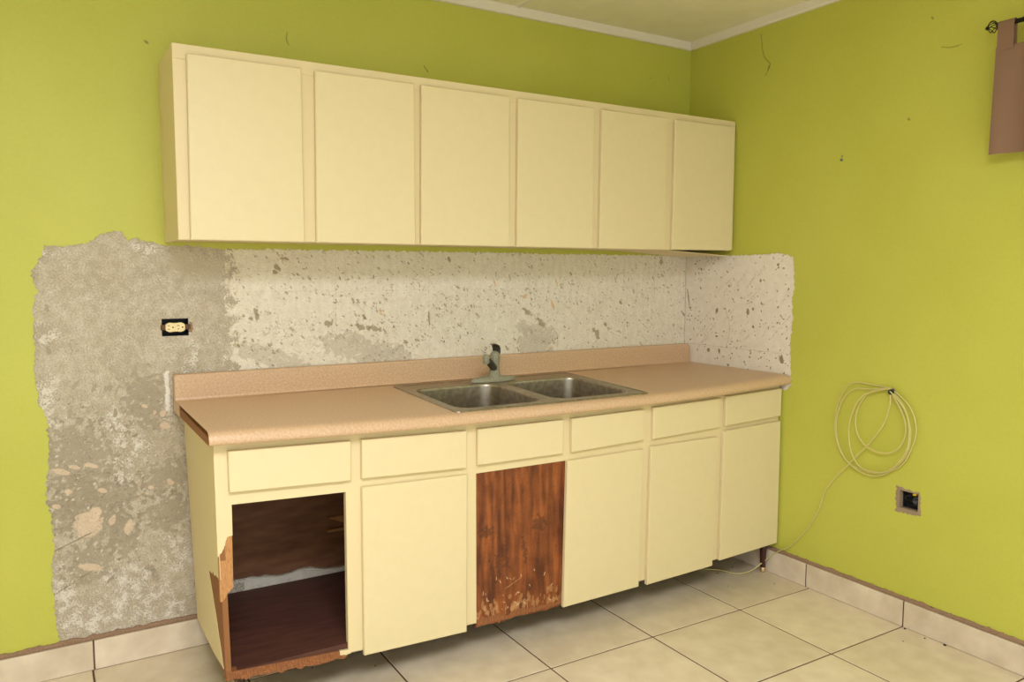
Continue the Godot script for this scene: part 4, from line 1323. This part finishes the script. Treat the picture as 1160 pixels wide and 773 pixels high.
func faucet() -> void:
	var t := thing("faucet", "corroded grey-green single lever mixer tap behind the double sink", "faucet", sink_frame * Vector3(0.005, 0.0025, -0.215))
	t.rotation.x = sink_frame.basis.get_euler().x
	# base plate: long oval with a domed top
	var st := begin()
	var rings := []
	for p in [[0.0, 0.0], [0.0, 0.006], [0.002, 0.010], [0.006, 0.0135], [0.014, 0.016]]:
		var r := []
		for k in 40:
			var a := TAU * k / 40
			var x: float = (0.105 - p[0]) * signf(cos(a)) * pow(absf(cos(a)), 0.75)
			var z: float = (0.029 - p[0]) * signf(sin(a)) * pow(absf(sin(a)), 0.8) * (1.0 - 0.35 * pow(absf(x) / 0.105, 2.0))
			r.append(Vector3(x, p[1] + (0.006 * (1.0 - absf(x) / 0.105) if p[1] > 0.012 else 0.0), z))
		rings.append(r)
	loft(st, rings)
	mesh(st, "base_plate", M.corroded, t)
	# body
	st = begin()
	rings = []
	for p in [[0.034, 0.026, 0.010, 0.0], [0.027, 0.024, 0.022, 0.0], [0.0215, 0.022, 0.036, 0.0], [0.0195, 0.0215, 0.060, 0.0], [0.0195, 0.022, 0.085, 0.001], [0.0205, 0.0225, 0.100, 0.001], [0.0185, 0.021, 0.112, 0.0], [0.012, 0.015, 0.121, 0.0], [0.003, 0.004, 0.124, 0.0]]:
		rings.append(circle(Vector3(0.004, p[2], p[3]), Vector3(p[0], 0, 0), Vector3(0, 0, p[1]), 24))
	loft(st, rings)
	mesh(st, "body", M.corroded, t)
	# spout: swung to the left over the first bowl, dark worn flat top, round outlet at its tip
	var sw := -0.86
	st = begin()
	rings = []
	for p in [[0.006, 0.052, 0.0165, 0.013], [0.030, 0.066, 0.0165, 0.012], [0.058, 0.082, 0.016, 0.0115], [0.084, 0.096, 0.0155, 0.011], [0.104, 0.105, 0.015, 0.0105], [0.112, 0.107, 0.010, 0.006]]:
		rings.append(circle(Vector3(0.004, p[1], 0) + Vector3(0, 0, p[0]).rotated(Vector3.UP, sw), Vector3(p[2], 0, 0).rotated(Vector3.UP, sw), Vector3(0, p[3], -p[3] * 0.5).rotated(Vector3.UP, sw), 18))
	loft(st, rings)
	mesh(st, "spout", M.dark_metal, t, "dark worn spout")
	st = begin()
	lathe(st, Vector3(0.004, 0.084, 0) + Vector3(0, 0, 0.103).rotated(Vector3.UP, sw), Vector3.UP, [[0.0, 0.0], [0.0110, 0.0], [0.0132, 0.002], [0.0132, 0.016], [0.0150, 0.020], [0.0150, 0.030], [0.0115, 0.036], [0.0, 0.038]], 18)
	mesh(st, "outlet_nozzle", M.corroded, t)
	# lever: a broad hood rising behind the body, its tip curled over towards the spout
	st = begin()
	rings = []
	for p in [[-0.012, 0.100, 0.0150, 0.0060], [-0.021, 0.116, 0.0175, 0.0065], [-0.019, 0.132, 0.0180, 0.0065], [-0.008, 0.144, 0.0175, 0.0060], [0.010, 0.151, 0.0155, 0.0050], [0.028, 0.1545, 0.0120, 0.0042], [0.040, 0.1560, 0.0080, 0.0035], [0.044, 0.1562, 0.0040, 0.0025]]:
		rings.append(circle(Vector3(0.004, p[1], 0) + Vector3(0, 0, p[0]).rotated(Vector3.UP, sw), Vector3(p[2], 0, 0).rotated(Vector3.UP, sw), Vector3(0, p[3] * 0.8, -p[3] * 0.7).rotated(Vector3.UP, sw), 16))
	loft(st, rings)
	var lv := mesh(st, "lever", M.dark_metal, t, "dark curled lever")
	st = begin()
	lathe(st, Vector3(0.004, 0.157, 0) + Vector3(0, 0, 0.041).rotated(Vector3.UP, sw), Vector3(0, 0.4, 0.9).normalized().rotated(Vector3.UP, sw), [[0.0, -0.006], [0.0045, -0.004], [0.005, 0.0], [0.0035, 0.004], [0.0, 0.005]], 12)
	mesh(st, "highlight_tip", M.chrome, lv)  # bright bead put in for the highlight on the lever's tip


# ------------------------------------------------------------------ on the walls
func outlet() -> void:
	var t := thing("wall_outlet", "ivory double socket without cover in a black wall box", "outlet", Vector3(HOLE.get_center().x, HOLE.get_center().y, -0.004))
	var hw := HOLE.size.x * 0.5
	var hh := HOLE.size.y * 0.5
	var st := begin()
	for b in [[Vector3(-hw, -hh, -0.05), Vector3(hw, hh, -0.048)], [Vector3(-hw, hh - 0.0015, -0.05), Vector3(hw, hh, 0.001)], [Vector3(-hw, -hh, -0.05), Vector3(hw, -hh + 0.0015, 0.001)], [Vector3(-hw, -hh, -0.05), Vector3(-hw + 0.0015, hh, 0.001)], [Vector3(hw - 0.0015, -hh, -0.05), Vector3(hw, hh, 0.001)]]:
		box(st, b[0], b[1])
	mesh(st, "wall_box", M.black, t)
	st = begin()
	box(st, Vector3(-0.047, -0.009, -0.002), Vector3(0.050, 0.009, 0.001), 0.0004)
	mesh(st, "metal_strap", M.rust, t)
	# brown knocked-out plaster round the strap's right end
	st = begin()
	prism(st, ragged([V2(0.043, -0.018), V2(0.052, -0.020), V2(0.058, -0.004), V2(0.056, 0.012), V2(0.047, 0.018), V2(0.043, 0.01), V2(0.043, -0.018)], 0.004, 0.002, 44), -0.001, 0.0006, 0.0)
	mesh(st, "broken_plaster", M.mortar, t)
	for s in [-1.0, 1.0]:
		st = begin()
		var o := PackedVector2Array()
		for k in 28:
			var a := TAU * k / 28
			o.append(V2(s * 0.0155 + clampf(cos(a) * 0.0185, -0.0158, 0.0158), sin(a) * 0.0165))
		prism(st, o, -0.006, 0.006, 0.0015)
		var f := mesh(st, "socket_face", M.ivory, t)
		for sl in [[-0.006, 0.0058, 0.0035, 0.0011], [-0.006, -0.0058, 0.0028, 0.0011]]:
			st = begin()
			prism(st, rect(s * 0.0155 + sl[0] - sl[2], sl[1] - sl[3], s * 0.0155 + sl[0] + sl[2], sl[1] + sl[3]), 0.005, 0.0063, 0.0)
			mesh(st, "slot", M.black, f)
		st = begin()
		lathe(st, Vector3(s * 0.0155 + 0.0075, 0, 0.005), Vector3.BACK, [[0.0, 0.0], [0.0027, 0.0], [0.0027, 0.0013], [0.0, 0.0013]], 12)
		mesh(st, "slot", M.black, f)
	st = begin()
	box(st, Vector3(-0.010, -0.0150, -0.006), Vector3(0.010, 0.0150, 0.0045), 0.001)
	mesh(st, "bridge", M.ivory, t)


func junction_box() -> void:
	var c := BOXHOLE.get_center()
	var t := thing("junction_box", "open square junction box let into the green wall, dark inside", "junction box", Vector3(0.0, c.y, c.x))
	var xf := ON_RIGHT
	var hw := BOXHOLE.size.x * 0.5
	var hh := BOXHOLE.size.y * 0.5
	var st := begin()
	for b in [[-hw, -hh, hw, hh, -0.055, -0.052], [-hw, hh - 0.0015, hw, hh, -0.055, 0.0005], [-hw, -hh, hw, -hh + 0.0015, -0.055, 0.0005], [-hw, -hh, -hw + 0.0015, hh, -0.055, 0.0005], [hw - 0.0015, -hh, hw, hh, -0.055, 0.0005]]:
		prism(st, rect(b[0], b[1], b[2], b[3]), b[4], b[5], 0.0, xf)
	mesh(st, "box", plain(Color8(40, 44, 42), 0.6, 0.2), t)
	# ragged ring of broken plaster round the box
	var outer := ragged([V2(-0.056, 0.046), V2(0.043, 0.040), V2(0.047, -0.048), V2(-0.051, -0.053), V2(-0.056, 0.046)], 0.006, 0.0045, 45)
	st = begin()
	for k in outer.size():
		var a := outer[k]
		var b := outer[(k + 1) % outer.size()]
		var ia := V2(clampf(a.x, -hw + 0.003, hw - 0.003), clampf(a.y, -hh + 0.003, hh - 0.003))
		var ib := V2(clampf(b.x, -hw + 0.003, hw - 0.003), clampf(b.y, -hh + 0.003, hh - 0.003))
		quad(st, xf * v3(a, 0.0008), xf * v3(b, 0.0008), xf * v3(ib, 0.0025), xf * v3(ia, 0.0025), Vector3.LEFT)
		quad(st, xf * v3(a, 0.0008), xf * v3(b, 0.0008), xf * v3(b, -0.001), xf * v3(a, -0.001), Vector3(0, a.y, a.x))
		quad(st, xf * v3(ia, -0.02), xf * v3(ib, -0.02), xf * v3(ib, 0.0025), xf * v3(ia, 0.0025), Vector3(0, -a.y, -a.x))
	mesh(st, "plaster_ring", grained(Color8(120, 98, 74), Color8(186, 168, 138), 0.08, 3, 46, 0.1, 0.95), t, "broken grey-brown plaster round the box")
	st = begin()
	lathe(st, Vector3(0.050, -0.002, 0.016), Vector3.LEFT, [[0.0, 0.0], [0.017, 0.0], [0.017, 0.028], [0.011, 0.030], [0.0105, 0.020], [0.0, 0.019]], 20)
	mesh(st, "conduit_end", plain(Color8(60, 62, 60), 0.5), t)
	st = begin()
	tube(st, smooth([Vector3(0.045, -0.018, -0.01), Vector3(0.022, -0.010, -0.022), Vector3(0.014, 0.010, -0.020), Vector3(0.012, 0.022, 0.004), Vector3(0.010, 0.027, 0.012)], 5), 0.0028, 8)
	mesh(st, "wire", M.black, t)
	st = begin()
	lathe(st, Vector3(0.010, 0.023, 0.008), Vector3(0, 0.45, 0.89).normalized(), [[0.0, 0.0], [0.0035, 0.001], [0.006, 0.008], [0.0055, 0.016], [0.0, 0.017]], 12)
	mesh(st, "wire_cap", M.yellow, t, "yellow wire cap")


func tubing() -> void:
	# black stub sticking out of the wall, and the coil of thin hose hung on it
	var s := thing("pipe_stub", "short black pipe stub sticking out of the green wall", "pipe", Vector3(0, 0.893, 1.130))
	var st := begin()
	lathe(st, Vector3.ZERO, Vector3(-0.92, 0.06, 0.38).normalized(), [[0.0, -0.01], [0.0085, -0.008], [0.0085, 0.010], [0.0105, 0.011], [0.0105, 0.034], [0.0085, 0.036], [0.006, 0.034], [0.0, 0.033]], 16)
	mesh(st, "stub", M.black, s)
	st = begin()
	lathe(st, Vector3.ZERO, Vector3.LEFT, [[0.0, -0.003], [0.014, -0.002], [0.013, 0.003], [0.009, 0.004], [0.0, 0.004]], 14)
	mesh(st, "mortar_collar", M.mortar, s)
	var t := thing("hose_coil", "coiled thin translucent yellowish hose hanging on the green wall", "hose", Vector3(0, 0.893, 1.130))
	var loops := [
		[[V2(1.128, 0.906), V2(1.057, 0.910), V2(0.964, 0.906), V2(0.914, 0.843), V2(0.893, 0.749), V2(0.901, 0.670), V2(0.945, 0.595), V2(1.026, 0.565), V2(1.110, 0.573), V2(1.187, 0.618), V2(1.226, 0.693), V2(1.240, 0.756), V2(1.226, 0.820), V2(1.189, 0.868), V2(1.128, 0.908)], 0.008, 0.014],
		[[V2(1.128, 0.908), V2(1.050, 0.893), V2(0.975, 0.883), V2(0.925, 0.825), V2(0.903, 0.74), V2(0.915, 0.655), V2(0.96, 0.59), V2(1.04, 0.556), V2(1.12, 0.570), V2(1.195, 0.640), V2(1.222, 0.72), V2(1.214, 0.79), V2(1.18, 0.86), V2(1.128, 0.906)], 0.014, 0.020],
		[[V2(1.128, 0.906), V2(1.050, 0.882), V2(1.003, 0.813), V2(0.995, 0.747), V2(1.017, 0.691), V2(1.068, 0.659), V2(1.135, 0.658), V2(1.184, 0.688), V2(1.206, 0.749), V2(1.196, 0.808), V2(1.161, 0.865), V2(1.128, 0.906)], 0.020, 0.026],
		[[V2(1.128, 0.906), V2(1.021, 0.862), V2(0.974, 0.762), V2(0.974, 0.672), V2(1.001, 0.606), V2(1.053, 0.575), V2(1.145, 0.591), V2(1.213, 0.677), V2(1.222, 0.769), V2(1.198, 0.840), V2(1.130, 0.906)], 0.026, 0.030]]
	for l in loops:
		var pts := []
		for k in l[0].size():
			var f: float = float(k) / (l[0].size() - 1)
			pts.append(Vector3(-lerpf(l[1], l[2], f) - 0.012 * sin(f * PI) * 0.3, l[0][k].y, l[0][k].x) - t.position)
		st = begin()
		tube(st, smooth(pts, 6), 0.0025, 8)
		mesh(st, "hose_loop", M.tube, t)
	var tail := []
	for p in [V2(1.134, 0.904), V2(1.141, 0.874), V2(1.138, 0.833), V2(1.119, 0.768), V2(1.067, 0.690), V2(0.993, 0.604), V2(0.896, 0.492), V2(0.857, 0.427), V2(0.830, 0.345), V2(0.776, 0.253), V2(0.690, 0.150), V2(0.650, 0.125)]:
		tail.append(Vector3(-0.030 + 0.016 * clampf((1.1 - p.x) * 3.0, 0, 1), p.y, p.x) - t.position)
	for p in [Vector3(-0.018, 0.085, 0.60), Vector3(-0.05, 0.040, 0.565), Vector3(-0.10, 0.010, 0.548), Vector3(-0.16, 0.0045, 0.525), Vector3(-0.20, 0.0045, 0.45), Vector3(-0.30, 0.0045, 0.38), Vector3(-0.5, 0.0045, 0.30)]:
		tail.append(p - t.position)
	st = begin()
	tube(st, smooth(tail, 6), 0.0024, 8)
	mesh(st, "hose_tail", M.tube, t)


func curtain() -> void:
	var y := 2.143
	var x := -0.072
	var r := thing("curtain_rod", "black iron curtain rod with a twisted cage finial", "curtain rod", Vector3(x, y, 1.487))
	var st := begin()
	tube(st, [Vector3(0, 0, 0), Vector3(0, 0, 0.6), Vector3(0, 0, 1.35)], 0.0075, 14)
	mesh(st, "rod", M.iron, r)
	st = begin()
	lathe(st, Vector3(0, 0, 0.090), Vector3.BACK, [[0.0, -0.014], [0.0105, -0.012], [0.013, 0.0], [0.0105, 0.012], [0.0, 0.014]], 14)
	mesh(st, "rod_joint", M.iron, r)
	st = begin()
	lathe(st, Vector3(0, 0, 0.0), Vector3.FORWARD, [[0.0, -0.004], [0.010, -0.002], [0.010, 0.003], [0.005, 0.005], [0.0, 0.005]], 14)
	mesh(st, "collar", M.iron, r)
	st = begin()
	lathe(st, Vector3(0, 0, -0.034), Vector3.FORWARD, [[0.0, -0.004], [0.006, -0.002], [0.007, 0.002], [0.004, 0.006], [0.0, 0.009]], 14)
	var fi := mesh(st, "finial", M.iron, r)
	for k in 7:
		var pts := []
		for i in 11:
			var f := i / 10.0
			var a := TAU * k / 7.0 + f * 1.5
			var rad := 0.004 + 0.0155 * sin(f * PI)
			pts.append(Vector3(cos(a) * rad, sin(a) * rad, -0.002 - 0.032 * f))
		st = begin()
		tube(st, pts, 0.0014, 6)
		mesh(st, "cage_wire", M.iron, fi)
	for bz in [0.13, 1.28]:
		st = begin()
		tube(st, [Vector3(0, -0.002, bz), Vector3(0.03, -0.008, bz), Vector3(0.07, -0.012, bz)], 0.005, 10)
		lathe(st, Vector3(0.072, -0.012, bz), Vector3.LEFT, [[0.0, 0.0], [0.018, 0.0], [0.016, 0.004], [0.0, 0.005]], 16)
		mesh(st, "bracket", M.iron, r)
	# taupe tab-top valance
	var c := thing("curtain_valance", "short taupe tab top valance hanging from the black rod", "curtain", Vector3(x, 1.73, 1.488))
	st = begin()
	var nz := 90
	var ny := 12
	var span := 1.25
	for side in [-1.0, 1.0]:
		for i in nz:
			for k in ny:
				var q := []
				var nn := []
				for g in [[i, k], [i + 1, k], [i + 1, k + 1], [i, k + 1]]:
					q.append(drape(float(g[0]) / nz, float(g[1]) / ny, span, side * 0.0009))
					var du := drape(float(g[0]) / nz + 0.002, float(g[1]) / ny, span, 0) - drape(float(g[0]) / nz - 0.002, float(g[1]) / ny, span, 0)
					var dv := drape(float(g[0]) / nz, float(g[1]) / ny + 0.01, span, 0) - drape(float(g[0]) / nz, float(g[1]) / ny - 0.01, span, 0)
					var no := du.cross(dv).normalized()
					nn.append(no if no.x * side > 0 else -no)
				tri(st, q[0], q[1], q[2], nn[0], nn[1], nn[2])
				tri(st, q[0], q[2], q[3], nn[0], nn[2], nn[3])
	# turned side and bottom hems
	for i in nz:
		quad(st, drape(float(i) / nz, 1.0, span, -0.0009), drape((i + 1.0) / nz, 1.0, span, -0.0009), drape((i + 1.0) / nz, 1.0, span, 0.0009), drape(float(i) / nz, 1.0, span, 0.0009), Vector3.DOWN)
	for k in ny:
		quad(st, drape(0, float(k) / ny, span, -0.0009), drape(0, (k + 1.0) / ny, span, -0.0009), drape(0, (k + 1.0) / ny, span, 0.0009), drape(0, float(k) / ny, span, 0.0009), Vector3.FORWARD)
	mesh(st, "panel", M.cloth, c)
	for k in 7:
		var z0 := 0.0025 + k * 0.20
		st = begin()
		var path := []
		for s in [[-0.0095, 0.33], [-0.0095, 0.405], [-0.0085, 0.416], [-0.004, 0.4225], [0.004, 0.4225], [0.0085, 0.416], [0.0095, 0.405], [0.0095, 0.33]]:
			path.append(V2(s[0], s[1]))
		for i in path.size() - 1:
			var a: Vector2 = path[i]
			var b: Vector2 = path[i + 1]
			var d := (b - a).normalized()
			var no := Vector3(-d.y, d.x, 0)
			for w in [0.0, 0.0015]:
				var off: Vector3 = no * w
				quad(st, Vector3(a.x, a.y, z0) + off, Vector3(b.x, b.y, z0) + off, Vector3(b.x, b.y, z0 + 0.05) + off, Vector3(a.x, a.y, z0 + 0.05) + off, no if w > 0.0 else -no)
			for e in [0.0, 0.05]:
				quad(st, Vector3(a.x, a.y, z0 + e), Vector3(b.x, b.y, z0 + e), Vector3(b.x, b.y, z0 + e) + no * 0.0015, Vector3(a.x, a.y, z0 + e) + no * 0.0015, Vector3(0, 0, e - 0.02))
		mesh(st, "tab", M.cloth, c)


# the valance as a sheet: u along the rod, v from its top edge down
func drape(u: float, v: float, span: float, off: float) -> Vector3:
	var z := u * span
	var fold := sin(z * 30.0 - 0.9 + 0.4 * sin(z * 7.0)) * lerpf(0.006, 0.020, v) + sin(z * 67.0) * 0.002 * v
	var yy := lerpf(0.342, 0.0, v) + 0.0015 * sin(z * 31.0) * v
	return Vector3(-0.0085 + fold * clampf(z * 14.0 + 0.3, 0.0, 1.0) + off, yy, z - 0.004 * v * (1.0 - u))


func crumbs() -> void:
	var k := 0
	for p in [[-0.222, 0.475, 0.004], [-0.109, 0.457, 0.0035], [-0.154, 0.515, 0.004], [-0.100, 0.687, 0.0035], [-0.02, 1.388, 0.006], [-0.02, 1.235, 0.0045], [-0.03, 1.32, 0.0035], [-0.589, 0.462, 0.003], [-1.843, 0.473, 0.003], [-2.031, 0.375, 0.004], [-0.120, 1.292, 0.003], [-0.29, 0.60, 0.0025]]:
		var s: float = p[2]
		var where := "on the floor under the left half of the base cabinet" if p[0] < -1.0 else ("on the floor by the right wall's tile skirting" if p[1] > 1.0 else "on the floor near the cabinet's right leg")
		var t := thing("dirt_crumb", "tiny dark crumb of dirt " + where, "crumb", Vector3(p[0], 0.0, p[1]), "dark crumbs " + where)
		var st := begin()
		var rings := []
		for q in [[0.7, 0.0], [1.0, 0.25], [0.85, 0.6], [0.4, 0.85], [0.05, 0.95]]:
			var r := []
			for i in 9:
				var a := TAU * i / 9
				var w: float = q[0] * s * (0.8 + 0.3 * sin(a * 2.0 + k) + 0.15 * cos(a * 3.0 + 2 * k))
				r.append(Vector3(cos(a) * w, q[1] * s, sin(a) * w))
			rings.append(r)
		loft(st, rings)
		mesh(st, "crumb", M.speck, t)
		k += 1
	for p in [[-1.235, 0.449], [-1.30, 0.475]]:
		var t := thing("wood_splinter", "pale wood splinter fallen on the floor under the bare board", "splinter", Vector3(p[0], 0.0, p[1]), "splinters under the cabinet")
		var st := begin()
		tube(st, [Vector3(-0.008, 0.0018, 0.003), Vector3(0, 0.0022, 0), Vector3(0.009, 0.0016, 0.002)], 0.0016, 6, 0.0006)
		mesh(st, "splinter", M.raw_pale, t)
